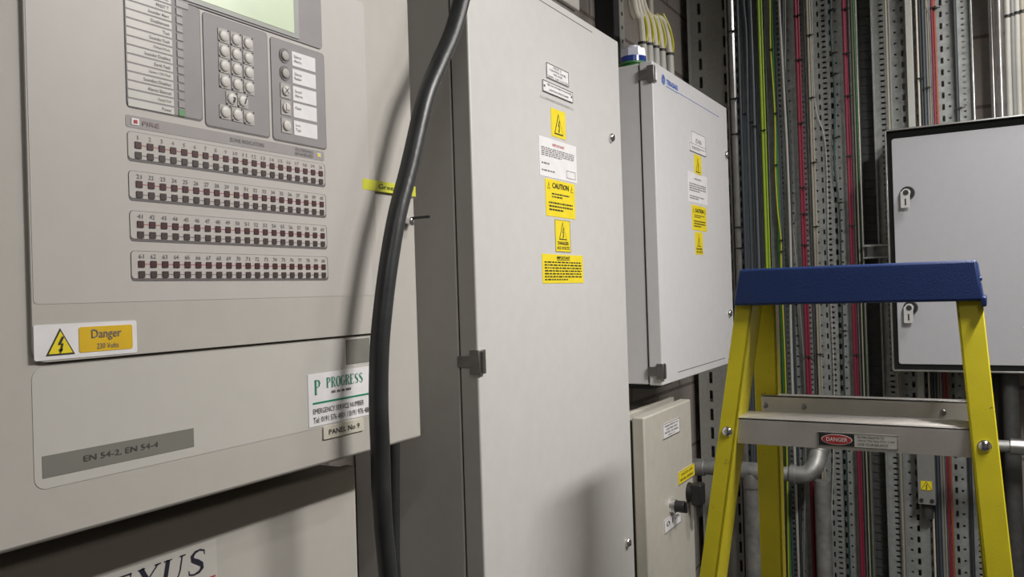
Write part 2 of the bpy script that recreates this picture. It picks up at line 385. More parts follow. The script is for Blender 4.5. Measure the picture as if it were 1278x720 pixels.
# status legend block
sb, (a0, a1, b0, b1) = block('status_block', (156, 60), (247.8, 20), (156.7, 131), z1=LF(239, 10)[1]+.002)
names = ['FIRE', 'PREST T', 'Sounder Alert', 'Disablement', 'Test', 'Sounder Fault', 'Delayed Mode', 'Sounder Disabled', 'Earth Fault', 'System / CPU Fault', 'Sounders Disabled', 'Alarms Silenced', 'Supply Fault', 'Power']
zt, zb = LF(214, -3)[1], LF(214, 144)[1]
ya, yb = LF(157.5, 80)[0], LF(214.5, 80)[0]; pitch = (zt-zb)/14; yl = LF(224.3, 80)[0]
let = MB()
for i, s in enumerate(names):
    z = zt-pitch*(i+.5)
    obj('legend_window', MB().rrect(R_, ya, yb, z-pitch*.40, z+pitch*.40, 0, .0011, .0014), 'key_cap' if i < 12 else 'label_pale', sb)
    put_text(let, s, R_, ya+.006, yb-.003, z-pitch*.18, z+pitch*.2, .0018, 0, 'right')
    w = .0072 if i == 0 else .0036
    ol = MB().rrect(R_, yl-.0042, yl-.0042+w*2+.0012, z-.0037, z+.0037, .0004, .0011, .0014)
    obj('status_lamp_frame', ol, 'lamp_frame', sb)
    obj('status_lamp', MB().rrect(R_, yl-.0036, yl-.0036+w*2, z-.0031, z+.0031, .0004, .0013, .0018), 'lamp_green' if i >= 13 else 'lamp_grey', sb)
obj('lettering', let, 'ink_soft', sb, smooth=0)
# keypad
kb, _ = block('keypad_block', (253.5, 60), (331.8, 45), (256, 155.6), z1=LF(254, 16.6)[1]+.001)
ky = [LF(278.5, 70)[0], LF(293.8, 75)[0], LF(308.8, 80)[0]]
kz = [LF(278, 45)[1], LF(278.5, 63.8)[1], LF(279, 82.4)[1], LF(278.5, 101.6)[1]]
keys = [(y, z) for z in kz for y in ky]
keys += [LF(287.8, 123.5), LF(301.9, 126.5), LF(279.8, 140), LF(294.8, 143.5), LF(309.7, 147.5)]
faces = ['1', '2', '3', '4', '5', '6', '7', '8', '9', '*', '0', '#', '?', '/', '-', '+', '=']
for i, (y, z) in enumerate(keys):
    obj('key_base', MB().rrect(R_, y-.0073, y+.0073, z-.0075, z+.0075, .001, .0011, .0018), 'key_base', kb)
    obj('key', MB().cyl((X+.0018, y, z), (X+.0028, y, z), .0064, .0060, n=20).dome((X+.0028, y, z), (1, 0, 0), .0060, .0010, n=20), 'key_cap', kb)
dk = MB()
for i, (y, z) in enumerate(keys):        # small printed corner ticks round the keys
    for du, dv in ((.0062, .0064), (-.0062, -.0064)): dk.rrect(R_, y+du-.0008, y+du+.0008, z+dv-.0008, z+dv+.0008, 0, .0018, .0021)
y, z = keys[12]; dk.stroke(R_, [(y+.001, z-.004, .0022), (y+.003, z+.001, .0022), (y+.0005, z+.0012, .0016)], .0042)
y, z = keys[13]; dk.stroke(R_, [(y+.001, z-.003, .0012), (y+.0035, z+.004, .0012)], .0042)
obj('key_marks', dk, 'ink_purple', kb, smooth=0)
# function buttons
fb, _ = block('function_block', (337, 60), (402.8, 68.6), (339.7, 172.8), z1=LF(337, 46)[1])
fy = LF(355, 110)[0]; wy0, wy1 = LF(364.4, 110)[0], LF(393.2, 110)[0]
fz = [LF(354.3, 70)[1], LF(354.5, 91.8)[1], LF(354.3, 113.5)[1], LF(355, 134.6)[1], LF(355.8, 157)[1]]
FT = [('Silence', 'Alarms'), ('Silence', 'Buzzer'), ('Sound', 'Alarms'), ('Reset', ''), ('Lamp', 'Test')]
for i, z in enumerate(fz):
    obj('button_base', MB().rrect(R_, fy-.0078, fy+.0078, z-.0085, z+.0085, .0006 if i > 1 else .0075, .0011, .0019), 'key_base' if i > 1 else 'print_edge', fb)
    obj('function_button', MB().cyl((X+.0019, fy, z), (X+.0034, fy, z), .0062, .0056, n=20).dome((X+.0034, fy, z), (1, 0, 0), .0056, .0008, n=20), ('key_base', 'key_base', 'key_cap', 'key_cap', 'key_cap')[i], fb)
    ww = obj('legend_window', MB().rrect(R_, wy0, wy1, z-.0085, z+.0085, 0, .0011, .0015), 'label_white', fb)
    t = MB()
    for j, s in enumerate(FT[i]):
        if s: put_text(t, s, R_, wy0+.003, wy0+.022, z+.0012-.0052*j, z+.0046-.0052*j, .0019, 0, 'left')
    obj('lettering', t, 'ink_soft', fb, smooth=0)
t = MB().stroke(R_, [(fy-.003, fz[2]-.003, .001), (fy+.003, fz[2]+.003, .001)], .0042).stroke(R_, [(fy-.003, fz[2]+.003, .001), (fy+.003, fz[2]-.003, .001)], .0042)
t.stroke(R_, [(fy-.002, fz[3]+.004, .001), (fy-.002, fz[3]-.003, .001), (fy+.003, fz[3]-.003, .001)], .0042)
obj('button_marks', t, 'ink_purple', fb, smooth=0)
# display
y1, z0 = LF(401.2, 62.5)
db = obj('display_bezel', MB().rrect(R_, .470, y1, z0, 1.982, .005, .0003, .0016), 'membrane_grey', fp, bevel=.0004)
sy1, sz0 = LF(365, 42); fy1, fz0 = LF(372, 50)
obj('screen_frame', MB().rrect(R_, .495, fy1, fz0, 1.978, .002, .0016, .0026), 'lcd_frame', db, bevel=.0004)
obj('screen', MB().rrect(R_, .505, sy1, sz0, 1.970, .001, .0026, .0030), 'lcd', db)
# heading bar
y0 = LF(156.4, 150)[0]; y1 = LF(404, 197)[0]; z1 = LF(156.4, 142.5)[1]; z0 = LF(157, 158)[1]
hb = Face(fp, 'heading_bar', R_, y0, y1, z0, z1, 'membrane_bar', t=.0006, r=.002)
hb.rect(.022, .052, .25, .8, 'label_white', 'alarm_lamp_window', n=.0005)
hb.rect(.030, .044, .38, .66, 'ink_red', 'alarm_lamp', n=.0009)
hb.text('FIRE', .066, .135, .32, .68, 'ink_faint').text('ZONE INDICATORS', .46, .64, .33, .68, 'ink_soft')
hb.text('FILTERING', .82, .93, .55, .85, 'ink_soft').text('ENABLED', .82, .93, .15, .45, 'ink_soft')
hb.rect(.953, .978, .3, .75, 'label_pale', 'indicator_window').rect(.958, .973, .4, .65, 'yellow', 'indicator_lamp', n=.0007).done()
# zone strips
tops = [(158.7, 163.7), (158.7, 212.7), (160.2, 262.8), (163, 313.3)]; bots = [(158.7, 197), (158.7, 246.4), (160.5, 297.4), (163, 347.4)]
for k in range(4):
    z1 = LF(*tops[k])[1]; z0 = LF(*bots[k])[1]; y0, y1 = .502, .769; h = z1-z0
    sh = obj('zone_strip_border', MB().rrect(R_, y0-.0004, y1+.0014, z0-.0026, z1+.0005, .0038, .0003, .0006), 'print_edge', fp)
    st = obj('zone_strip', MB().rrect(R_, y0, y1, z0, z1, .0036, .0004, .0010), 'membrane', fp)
    ua, ub = .5125, .7620; num = MB()
    ln = MB().rrect(R_, ua, ub, z0+h*.53-.0003, z0+h*.53+.0003, 0, .0010, .0012); obj('red_line', ln, 'ink_red', st, smooth=0)
    ln = MB().rrect(R_, ua, ub, z0+h*.15-.0003, z0+h*.15+.0003, 0, .0010, .0012); obj('black_line', ln, 'ink_soft', st, smooth=0)
    for i in range(20):
        u = ua+(ub-ua)*i/19
        obj('fire_lamp', MB().rrect(R_, u-.0034, u+.0034, z0+h*.53-.0032, z0+h*.53+.0032, .0006, .0012, .0018), 'lamp_red', st)
        obj('fault_lamp', MB().rrect(R_, u-.0034, u+.0034, z0+h*.15-.0031, z0+h*.15+.0031, .0006, .0012, .0018), 'lamp_brown', st)
        s = str(k*20+i+1); w = (.0004 if s == '1' else .0012) if len(s) == 1 else .0028
        put_text(num, s, R_, u-w, u+w, z0+h*.74, z0+h*.90, .0015)
    obj('zone_numbers', num, 'ink_faint' if k == 0 else 'ink_soft', st, smooth=0)

# ================================================================== LOWER BATTERY BOX (under the fire panel)
XN = -.775
nx = thing('battery_box', 'beige steel box with dark serif lettering mounted below the fire alarm panel', 'equipment box', (-.85, .55, .70))
yr, zt = LF(444, 580, XN)
obj('enclosure', MB().box(WX+.003, XN-.02, .12, yr-.004, .72, zt-.003), 'panel_paint', nx, bevel=.003)
obj('door', MB().box(XN-.018, XN, .118, yr, .716, zt), 'panel_paint', nx, bevel=.005, seg=3)
ys0, zs1 = LF(258, 682, XN); ys1 = LF(263, 690, XN)[0]; zs0 = LF(246, 716, XN)[1]
hgt = zs1-zs0; cwid = (LF(263, 690, XN)[0]-LF(243, 715, XN)[0])
up = (LF(250, 700, XN)[0]-LF(220, 700, XN)[0])
sN = Face(nx, 'name_sticker', lw(XN), LF(270, 690, XN)[0]-up*5.6, LF(270, 690, XN)[0], zs0-hgt*.45, zs1+hgt*.20, 'panel_overlay', t=.0004)
u1 = LF(259, 695, XN)[0]
serif_text(sN.mb('ink_purple', 'lettering'), 'NEXUS', lw(XN), u1-.15*hgt-up*4.87, u1-.15*hgt, zs0, zs1, .001, shear=.22, gap=.15)
sN.rect(.30, .985, .04, .08, 'ink_red', 'underline')
sN.done()

# ================================================================== TALL CABINET
tc = thing('tall_control_cabinet', 'tall light grey steel cabinet whose door carries a column of eight notices', 'cabinet', (-.83, 1.42, .1))
ty0, ty1, tz = 1.107, 1.728, 2.150
obj('body', MB().box(WX+.003, X-.036, ty0, ty1, .10, tz-.001), 'cabinet_paint', tc, bevel=.002)
obj('plinth', MB().box(WX+.003, X-.07, ty0+.02, ty1-.02, 0, .10), 'seal', tc)
obj('door_seal_shade', MB().box(X-.0365, X-.034, ty0+.002, ty1-.002, .105, tz-.003), 'seal', tc)  # seal slab set back, near-black so the door groove reads dark
dr = obj('door', MB().box(X-.034, X, ty0, ty1, .102, tz), 'cabinet_paint', tc, bevel=.003, seg=3)
zz, zb = LF(595, 437)[1], LF(597, 467)[1]
hm = MB().box(X-.012, X+.006, ty0-.007, ty0+.014, zb, zz).box(X-.038, X-.006, ty0-.003, ty0+.002, zb+.010, zz-.010)
h_ = obj('hinge', hm, 'dull_steel', tc, bevel=.001)
obj('hinge_pin', MB().cyl((X+.007, ty0+.003, zb+.003), (X+.007, ty0+.003, zz-.003), .003, n=10), 'dull_steel', h_)
def oval_lock(parent, y, z, x=X, r=.010):
    o = obj('lock', MB().cyl((x, y, z), (x+.004, y, z), r, r*.95, n=20).dome((x+.004, y, z), (1, 0, 0), r*.92, .005, n=20), 'chrome', parent)
    obj('keyway', MB().box(x+.008, x+.0096, y-.0012, y+.0012, z-r*.5, z+r*.5), 'seal', o)
oval_lock(tc, *LF(762, 172)); oval_lock(tc, *LF(782.5, 677))
# printed thin line near the top of the door
y0, z0_ = LF(650, -17); y1, z1_ = LF(739, 40.4)
obj('pinstripe', MB().rrect(R_, 1.19, y1, z1_-.0009, z1_+.0009, 0, 0, .0003), 'ink_soft', dr)
def N(parent, name, tl, br_, m, x=X, **k): return face_px(parent, name, x, tl, br_, m, **k)
q = N(tc, 'engraved_plate', (681, 77.5), (709, 109), 'label_white', t=.0016, label='white engraved plate, upper of the two')
q.frame(0, 1, 0, 1, .0012)
q.text('MCC 2', .3, .66, .76, .90, 'ink').text('CONTROL PANEL', .12, .88, .54, .67, 'ink').text('MS ICE', .3, .68, .32, .45, 'ink').text('DAMS 1 2 RD 1 A 4 1736', .06, .94, .08, .21, 'ink').done()
q = N(tc, 'engraved_plate', (676, 99), (714, 129), 'label_white', t=.0020, label='white engraved plate, lower of the two')
q.frame(0, 1, 0, 1, .0012)
q.text('FED VIA DISTRIBUTION BOARD', .14, .95, .66, .82, 'ink').text('LIGHTING AND POWER', .2, .84, .24, .42, 'ink')
q.rect(.03, .07, .42, .6, 'ink', 'screw').rect(.93, .97, .42, .6, 'ink', 'screw').done()
q = N(tc, 'clear_tape_label', (674, 118), (716, 138), 'label_clear', t=.0005)
q.text('INFORMATION 2587', .15, .85, .3, .62, 'ink_soft').done()
q = N(tc, 'warning_sticker', (687, 134), (706, 175), 'yellow', t=.0006, label='yellow sticker with a lightning triangle')
q.warn(.5, .10, .86, aspect=.92).done()
q = N(tc, 'notice_sticker', (672, 168.5), (720, 229), 'label_white', t=.0006, label='white paper notice')
q.text('IMPORTANT', .34, .66, .82, .89, 'ink_red').lines(.05, .93, .52, .76, 5, 'ink_soft').lines(.05, .38, .30, .38, 1, 'ink_soft').lines(.05, .62, .12, .20, 1, 'ink_soft')
q.frame(.70, .95, .08, .28, .0008, 'ink_soft').done()
q = N(tc, 'caution_sticker', (680, 222), (718, 274), 'yellow', t=.0006, label='yellow caution notice')
q.text('CAUTION', .22, .78, .77, .92, 'ink', .02).warn(.11, .74, .92, bolt=False, aspect=.9).warn(.89, .74, .92, bolt=False, aspect=.9)
q.lines(.2, .8, .5, .66, 2, 'ink').lines(.1, .9, .14, .42, 3, 'ink').done()
q = N(tc, 'danger_sticker', (692, 273.5), (712, 315), 'yellow', t=.0006, label='small yellow voltage sticker')
q.frame(0, 1, 0, 1, .0008, 'ink_soft')
q.warn(.5, .38, .94, aspect=.95).text('DANGER', .16, .86, .22, .33, 'ink', .01).text('415 VOLTS', .1, .9, .07, .17, 'ink', .01).done()
q = N(tc, 'notice_sticker', (676, 316.5), (728, 353), 'yellow', t=.0006, label='wide yellow notice with seven lines of small print')
q.text('IMPORTANT', .34, .66, .84, .94, 'ink', .01).rect(.34, .66, .80, .82).lines(.05, .95, .08, .78, 7, 'ink').done()

# cabinet hung above the tall one
XO = -.80
yo, zo = LF(723.5, 16, XO)
oh = thing('overhead_box', 'beige box on the wall above the tall cabinet, only its lower corner in view', 'equipment box', (-.88, 1.6, zo))
obj('enclosure', MB().box(WX+.003, XO-.012, 1.25, yo, zo, zo+.35), 'panel_paint', oh, bevel=.003)
obj('cover', MB().box(XO-.010, XO, 1.248, yo+.002, zo+.004, zo+.352), 'panel_paint', oh, bevel=.003)

# ================================================================== DISTRIBUTION BOARD (white cabinet)
wb = thing('distribution_board', 'white wall cabinet with cables in its top and yellow stickers on its door', 'cabinet', (-.83, 2.27, 1.36))
wy0, wy1, wz0, wz1 = 1.944, 2.607, 1.362, 2.158
obj('body', MB().box(WX+.003, X-.038, wy0+.004, wy1-.004, wz0+.002, wz1-.002), 'white_cab', wb, bevel=.002)
obj('door_seal_shade', MB().box(X-.038, X-.034, wy0+.006, wy1-.006, wz0+.006, wz1-.006), 'seal', wb)  # near-black slab set back for a dark door groove
wd = obj('door', MB().box(X-.034, X, wy0, wy1, wz0, wz1), 'white_cab', wb, bevel=.003, seg=3)
for py0, py1 in ((84, 104), (456, 476)):
    za, zb = LF(818, py0)[1], LF(818, py1)[1]
    h_ = obj('hinge', MB().box(X-.012, X+.006, wy0-.008, wy0+.012, zb, za).box(X-.036, X-.008, wy0-.004, wy0+.002, zb+.008, za-.008), 'dull_steel', wb, bevel=.001)
    obj('hinge_pin', MB().cyl((X+.007, wy0+.002, zb+.003), (X+.007, wy0+.002, za-.003), .003, n=10), 'dull_steel', h_)
oval_lock(wb, *LF(906, 193.5), r=.012); oval_lock(wb, *LF(910, 391), r=.012)
yl_, zl_ = LF(823.5, 85); yr_, _ = LF(840, 96)
lg = Face(wb, 'maker_logo', R_, yl_, yr_+.035, zl_-.040, zl_-.012, 'white_cab', t=.0003)
m_ = lg.mb('ink_blue', 'emblem'); cyy, czz = lg.U(.16), lg.V(.55)
for r_ in (.0115, .0065):
    m_.stroke(R_, [(cyy+r_*math.cos(a*math.pi/8), czz+r_*math.sin(a*math.pi/8), .0028) for a in range(17)], .001)
m_.rrect(R_, cyy-.001, cyy+.001, czz-.011, czz+.011, 0, .0004, .001)
lg.text('TERASAKI', .32, .98, .30, .78, 'ink_blue', .03).rect(.32, .98, .08, .14, 'ink_blue').done()
obj('pinstripe', MB().rrect(R_, lg.u1, wy1-.09, zl_-.036, zl_-.0345, 0, 0, .0003), 'ink_blue', wd)
zq = LF(851, 463)[1]; obj('pinstripe', MB().rrect(R_, 2.06, 2.50, zq-.001, zq+.001, 0, 0, .0003), 'ink_soft', wd)
q = N(wb, 'engraved_plate', (862, 163), (880, 190), 'label_white', t=.0016, label='white engraved plate, upper of the two on the white door')
q.frame(0, 1, 0, 1, .0010, 'ink_soft').text('DB', .3, .7, .35, .6, 'ink_soft').done()
q = N(wb, 'engraved_plate', (860, 177), (880.5, 196), 'label_white', t=.0020, label='white engraved plate, lower of the two on the white door')
q.frame(0, 1, 0, 1, .0010, 'ink_soft').lines(.12, .88, .3, .7, 2, 'ink_soft').done()
q = N(wb, 'warning_sticker', (866, 192), (875.5, 219.5), 'yellow', t=.0006, label='yellow sticker with a lightning triangle')
q.warn(.5, .10, .86, aspect=.95).done()
q = N(wb, 'notice_sticker', (858, 213), (883, 257), 'label_white', t=.0006, label='white paper notice')
q.text('IMPORTANT', .32, .68, .78, .84, 'ink_soft').lines(.06, .92, .36, .66, 4, 'ink_soft').lines(.06, .8, .1, .24, 2, 'ink_soft').done()
q = N(wb, 'caution_sticker', (863, 255), (882, 289.5), 'yellow', t=.0006, label='yellow caution notice')
q.text('CAUTION', .2, .8, .72, .88, 'ink', .02).warn(.1, .70, .90, bolt=False, aspect=.9).warn(.9, .70, .90, bolt=False, aspect=.9)
q.lines(.15, .85, .5, .64, 2, 'ink').lines(.12, .9, .12, .42, 3, 'ink').done()
q = N(wb, 'danger_sticker', (867, 289), (877.5, 318), 'yellow', t=.0006, label='small yellow voltage sticker')
q.warn(.5, .36, .92, aspect=.95).text('DANGER', .15, .85, .20, .30, 'ink', .01).text('415 VOLTS', .1, .9, .06, .16, 'ink', .01).done()
obj('gland_plate', MB().box(-.93, -.75, 2.02, 2.16, wz0-.018, wz0+.002), 'seal', wb)  # near-black colour holds the shade under the cabinet
# gland on top (shiny fitting with a blue band and a green ring)
gx, gy = -.775, LF(790, 70, -.775)[0]
gz = LF(785, 79, gx)[1]
gl = obj('cable_gland', MB().cyl((gx, gy, wz1), (gx, gy, gz), .030, n=24).cyl((gx, gy, gz), (gx, gy, gz+.005), .036, n=24), 'c_green', wb, label='shiny gland with a green ring and a blue band')
obj('blue_band', MB().cyl((gx, gy, gz+.005), (gx, gy, gz+.020), .033, n=24), 'band_blue', gl)
obj('locknut', MB().cyl((gx, gy, gz+.020), (gx, gy, gz+.040), .034, .031, n=8).cyl((gx, gy, gz+.04), (gx, gy, gz+.048), .020, n=20), 'band_white', gl, smooth=20)
# cables dropping into the top of the white cabinet (each a thing)
def path(ctrl, k=10):       # Catmull-Rom through control points
    P = [Vector(p) for p in ctrl]; P = [P[0]*2-P[1]]+P+[P[-1]*2-P[-2]]; out = []
    for i in range(1, len(P)-2):
        for j in range(k):
            t = j/k; a, b, c, d = P[i-1], P[i], P[i+1], P[i+2]
            out.append(.5*((2*b)+(c-a)*t+(2*a-5*b+4*c-d)*t*t+(3*b-a-3*c+d)*t**3))
    out.append(P[-2]); return out
def lpt(px, py, x): y, z = LF(px, py, x); return (x, y, z)
drops = [(802, 58, 786, -4, -.80), (810, 64, 790, -4, -.79), (818, 71, 794, -4, -.785), (826, 78, 797, -6, -.78), (836, 84, 800, -8, -.775)]
ords = ['nearest the shiny gland', 'second from the shiny gland', 'middle one of the five', 'second from the far end', 'farthest from the shiny gland']
for i, (bx, by, tx, ty, xx) in enumerate(drops):
    t = thing('supply_cable', 'pale supply cable dropping into the white cabinet top, '+ords[i], 'cable', lpt(bx, by, xx), 'supply cables into the white cabinet top')
    y, z = LF(bx, by, xx); top = lpt(tx, ty, xx-.03)
    pts = path([(xx, y, wz1-.004), (xx, y, wz1+.11), lpt(bx+(tx-bx)*.25, by+(ty-by)*.62, xx-.01), top, (xx-.05, top[1]-.01, 2.945)])
    obj('sheath', MB().tube(pts, .0095, 10), 'c_cream', t)
    obj('gland_boot', MB().cyl((xx, y, wz1), (xx, y, wz1+.105), .0135, .0115, n=16), 'c_white', t)
    obj('black_band', MB().cyl((xx, y, wz1+.105), (xx, y, wz1+.112), .0125, n=16), 'tie_black', t)
    m2 = lpt(bx+(tx-bx)*.25, by+(ty-by)*.62, xx-.01); m1 = Vector((xx, y, wz1+.115))
    a_ = Vector(m2)-m1
    yp = path([tuple(m1+Vector((.007, .008, 0))), tuple(m1+a_*.33+Vector((.012, .013, 0))), tuple(m1+a_*.8+Vector((.012, .010, 0))), tuple(m1+a_*1.25+Vector((.004, .004, 0)))])
    obj('earth_wire', MB().tube(yp, .0042, 8), 'c_yellow', t, label='yellow and green earth wire')
# strut behind the drops
ys, _ = LF(778, 30, -.90)
ss = thing('slotted_strut', 'narrow slotted steel strut on the left wall above the white cabinet', 'strut', (-.93, ys, 2.2))
m_ = MB().box(WX, -.905, ys-.022, ys+.022, 2.17, 2.945)
obj('channel', m_, 'galv_wide', ss, bevel=.002)
for k in range(18): obj('bolt_head', MB().cyl((-.906, ys, 2.2+.04*k), (-.9035, ys, 2.2+.04*k), .006, n=12), 'chrome', ss)
yv = LF(811, 10, -.93)[0]
tag(obj('white_conduit', MB().cyl((-.93, yv, 2.10), (-.93, yv, 2.945), .012, n=16), 'c_cream'), 'slim cream conduit on the wall just right of the supply cables', 'conduit')
yv = LF(760, 10, -.93)[0]
tag(obj('black_riser', MB().box(WX, -.90, yv-.035, min(yv+.05, ys-.026), 2.165, 2.945), 'seal', bevel=.004), 'black trunking on the left wall between tall cabinet and slotted strut', 'trunking')

# ================================================================== SWITCH BOX below the white cabinet
sw = thing('isolator_box', 'beige isolator box with rotary knob and handle under the white cabinet', 'switch box', (-.83, 1.98, .70))
sy0, sy1, sz1 = 1.811, 2.156, 1.303
obj('body', MB().box(WX+.003, X-.05, sy0-.05, sy1-.01, .70, sz1-.012), 'switch_paint', sw, bevel=.003)
obj('rim', MB().box(X-.062, X-.046, sy0-.06, sy1+.002, .69, sz1+.004), 'switch_paint', sw, bevel=.002)
obj('cover_gap_shade', MB().box(X-.046, X-.03, sy0+.01, sy1-.012, .705, sz1-.012), 'seal', sw)  # shaded gap behind the cover, put in as a near-black block
obj('cover', MB().box(X-.03, X, sy0, sy1, .70, sz1), 'switch_paint', sw, bevel=.004, seg=3)
q = N(sw, 'engraved_plate', (826, 530), (847.5, 541), 'label_white', t=.0016, label='white engraved plate near the top')
q.v0 = q.v0; q.done()
bpy.data.objects.remove(q.o)
y0, z1 = LF(826.5, 530); y1 = LF(847.5, 530)[0]; z0 = LF(826.5, 549)[1]
q = Face(sw, 'engraved_plate', R_, y0, y1, z0, z1, 'label_white', t=.0016, label='white engraved plate near the top')
q.frame(0, 1, 0, 1, .0012).text('MAIN SWITCH TO', .1, .9, .74, .88, 'ink').text('LIGHTING AND', .18, .84, .52, .66, 'ink').text('BOARD VIA PANEL', .1, .9, .30, .44, 'ink').text('MCC 2', .3, .66, .1, .22, 'ink').done()
y0, z1 = LF(846, 590); y1 = LF(866, 580)[0]; z0 = LF(846, 606)[1]
q = Face(sw, 'yellow_plate', R_, y0, y1, z0, z1, 'yellow', t=.0016, label='yellow plate above the black handle')
q.frame(0, 1, 0, 1, .0010, 'ink_soft').text('SWITCH OFF', .15, .85, .6, .8, 'ink').text('BEFORE OPENING', .1, .9, .2, .4, 'ink').done()
y0, z1 = LF(828.5, 650); y1 = LF(849, 638)[0]; z0 = LF(828.5, 667)[1]
q = Face(sw, 'position_plate', R_, y0, y1, z0, z1, 'label_white', t=.0014, label='white plate below the knob')
q.frame(0, 1, 0, 1, .0008).text('0 I', .12, .5, .4, .8, 'ink').text('ON', .6, .9, .5, .85, 'ink').done()
ky_, kz_ = LF(838, 631)
kn = obj('knob_ring', MB().cyl((X, ky_, kz_), (X+.012, ky_, kz_), .018, .016, n=24), 'chrome', sw)
obj('rotary_knob', MB().cyl((X+.012, ky_, kz_), (X+.034, ky_, kz_), .0145, .0135, n=24).box(X+.02, X+.040, ky_-.004, ky_+.004, kz_-.014, kz_+.014), 'black_plastic', kn, bevel=.001)
hy_, hz_ = LF(858, 615)
hd = obj('handle_boss', MB().cyl((X, hy_+.01, hz_), (X+.014, hy_+.01, hz_), .026, .023, n=24), 'black_plastic', sw)
obj('handle', MB().box(X+.012, X+.040, hy_-.012, hy_+.028, hz_-.030, hz_+.026).box(X+.024, X+.036, hy_-.006, hy_+.016, hz_-.060, hz_-.026), 'black_plastic', hd, bevel=.005, seg=3)

# ================================================================== FOREGROUND CABLES
xc = -.658
cp_ = [(582, -30), (576, 0), (564, 42), (547, 82), (530.5, 124), (511, 208), (496, 267), (485, 330), (477.5, 390), (473.5, 440), (472.5, 500), (474.5, 560), (477, 640), (484, 720)]
w = [lpt(a, b, xc) for a, b in cp_]
w = [(xc-.03, w[0][1]+.05, 2.945), (xc, w[0][1]+.035, 2.28)]+w+[(xc, w[-1][1]+.03, .95), (xc, w[-1][1]+.06, .40), (xc, w[-1][1]+.06, .014)]
tag(obj('power_cable', MB().tube(path(w, 8), .0122, 20), 'cable_black'), 'thick black power cable hanging in front of the fire alarm panel', 'cable')
c0 = lpt(490, 640, -.80)
tag(obj('power_cable', MB().tube(path([(-.80, c0[1]+.01, 1.402), (-.80, c0[1], 1.2), lpt(493, 720, -.80), (-.80, c0[1]+.03, .5), (-.80, c0[1]+.03, .012)]), .009, 14), 'cable_black'),
    'thinner black cable seen behind the thick one, below the fire alarm panel', 'cable')

# ================================================================== STEPLADDER
ld = thing('stepladder', 'yellow fibreglass stepladder with blue top cap and aluminium steps', 'ladder', (-.2, 1.4, 0))
def lin(a, b, z, za, zb): return a+(b-a)*(z-za)/(zb-za)
FY = lambda z: 1.36-.2*(1.57-z)
RY = lambda z: 1.44+.22*(1.57-z)
FLx = lambda z: lin(-.361, -.409, z, 1.566, 1.147)      # outer edge of the left front rail
FRx = lambda z: lin(-.043, -.018, z, 1.56, 1.20)        # inner edge of the right front rail
RLx = lambda z: lin(-.355, -.381, z, 1.56, 1.067)
RRx = lambda z: lin(-.044, -.022, z, 1.56, 1.067)
def bar(mb, xf, yf, x0, x1, y0, y1, z0=0.002, z1=1.60):
    mb.hexa([(xf(z0)+x0, yf(z0)+y0, z0), (xf(z0)+x1, yf(z0)+y0, z0), (xf(z0)+x1, yf(z0)+y1, z0), (xf(z0)+x0, yf(z0)+y1, z0)],
            [(xf(z1)+x0, yf(z1)+y0, z1), (xf(z1)+x1, yf(z1)+y0, z1), (xf(z1)+x1, yf(z1)+y1, z1), (xf(z1)+x0, yf(z1)+y1, z1)])
    return mb
def channel(name, xf, yf, w, dep, webside, t=.004):
    m = MB(); bar(m, xf, yf, 0, w, 0, t); bar(m, xf, yf, 0, w, dep-t, dep)
    if webside > 0: bar(m, xf, yf, w-t, w, 0, dep)
    else: bar(m, xf, yf, 0, t, 0, dep)
    return obj(name, m, 'frp', ld, bevel=.0008)
channel('front_rail', FLx, FY, .027, .070, 1)
channel('front_rail', FRx, FY, .033, .070, -1)
channel('rear_rail', RLx, RY, .039, .030, 1)
channel('rear_rail', RRx, RY, .034, .030, -1)
for xf, yf, w_ in ((FLx, FY, .027), (FRx, FY, .033), (RLx, RY, .039), (RRx, RY, .034)):
    obj('foot', MB().box(xf(0)-.004, xf(0)+w_+.004, yf(0)-.006, yf(0)+.075, 0, .03), 'black_plastic', ld, bevel=.003)
def step(z, first=False):
    y = FY(z)+.006; xl = FLx(z)+.024; xr = FRx(z)+.004
    m = MB().box(xl, xr, y, y+.003, z-.041, z)           # front lip
    m.box(xl, xr, y, y+.080, z-.003, z)                  # tread
    m.box(xl, xr, y+.077, y+.080, z-.030, z)
    for k in range(7): m.box(xl, xr, y+.010+.009*k, y+.013+.009*k, z, z+.0012)
    s = obj('step', m, 'alu', ld, bevel=.0006)
    for xb in (FLx(z-.02)+.0135, FRx(z-.02)+.0165):
        yb = FY(z-.02)
        obj('bolt', MB().cyl((xb, yb-.001, z-.022), (xb, yb+.001, z-.022), .0088, n=20).dome((xb, yb-.001, z-.022), (0, -1, 0), .0080, .004, n=20), 'chrome', ld)
    return s, y
s1, syy = step(1.390)
for k in (1, 2, 3): step(1.390-.335*k)
def brace(z):
    y = RY(z)-.004; xl = RLx(z)+.012; xr = RRx(z)+.022
    m = MB().box(xl, xr, y, y+.003, z-.030, z).box(xl, xr, y, y+.028, z-.003, z).box(xl, xr, y+.025, y+.028, z-.022, z)
    b = obj('rear_brace', m, 'alu', ld, bevel=.0006)
    for xx in (xl+.006, xl+.07, xr-.055, xr-.012): obj('rivet', MB().dome((xx, y, z-.018), (0, -1, 0), .005, .002, n=12), 'dull_steel', b)
brace(1.409)
for k in (1, 2): brace(1.409-.45*k)
# cap
m = MB().hexa([(-.3615, 1.345, 1.568), (-.0085, 1.345, 1.568), (-.0085, 1.53, 1.568), (-.3615, 1.53, 1.568)],
              [(-.352, 1.351, 1.6265), (-.0155, 1.351, 1.6265), (-.0155, 1.522, 1.6265), (-.352, 1.522, 1.6265)])
cap_ = obj('top_cap', m, 'blue', ld, bevel=.004, seg=3)
obj('cap_lip', MB().box(-.012, -.005, 1.342, 1.532, 1.560, 1.574).box(-.016, -.0095, 1.352, 1.366, 1.596, 1.602), 'blue', cap_, bevel=.002)
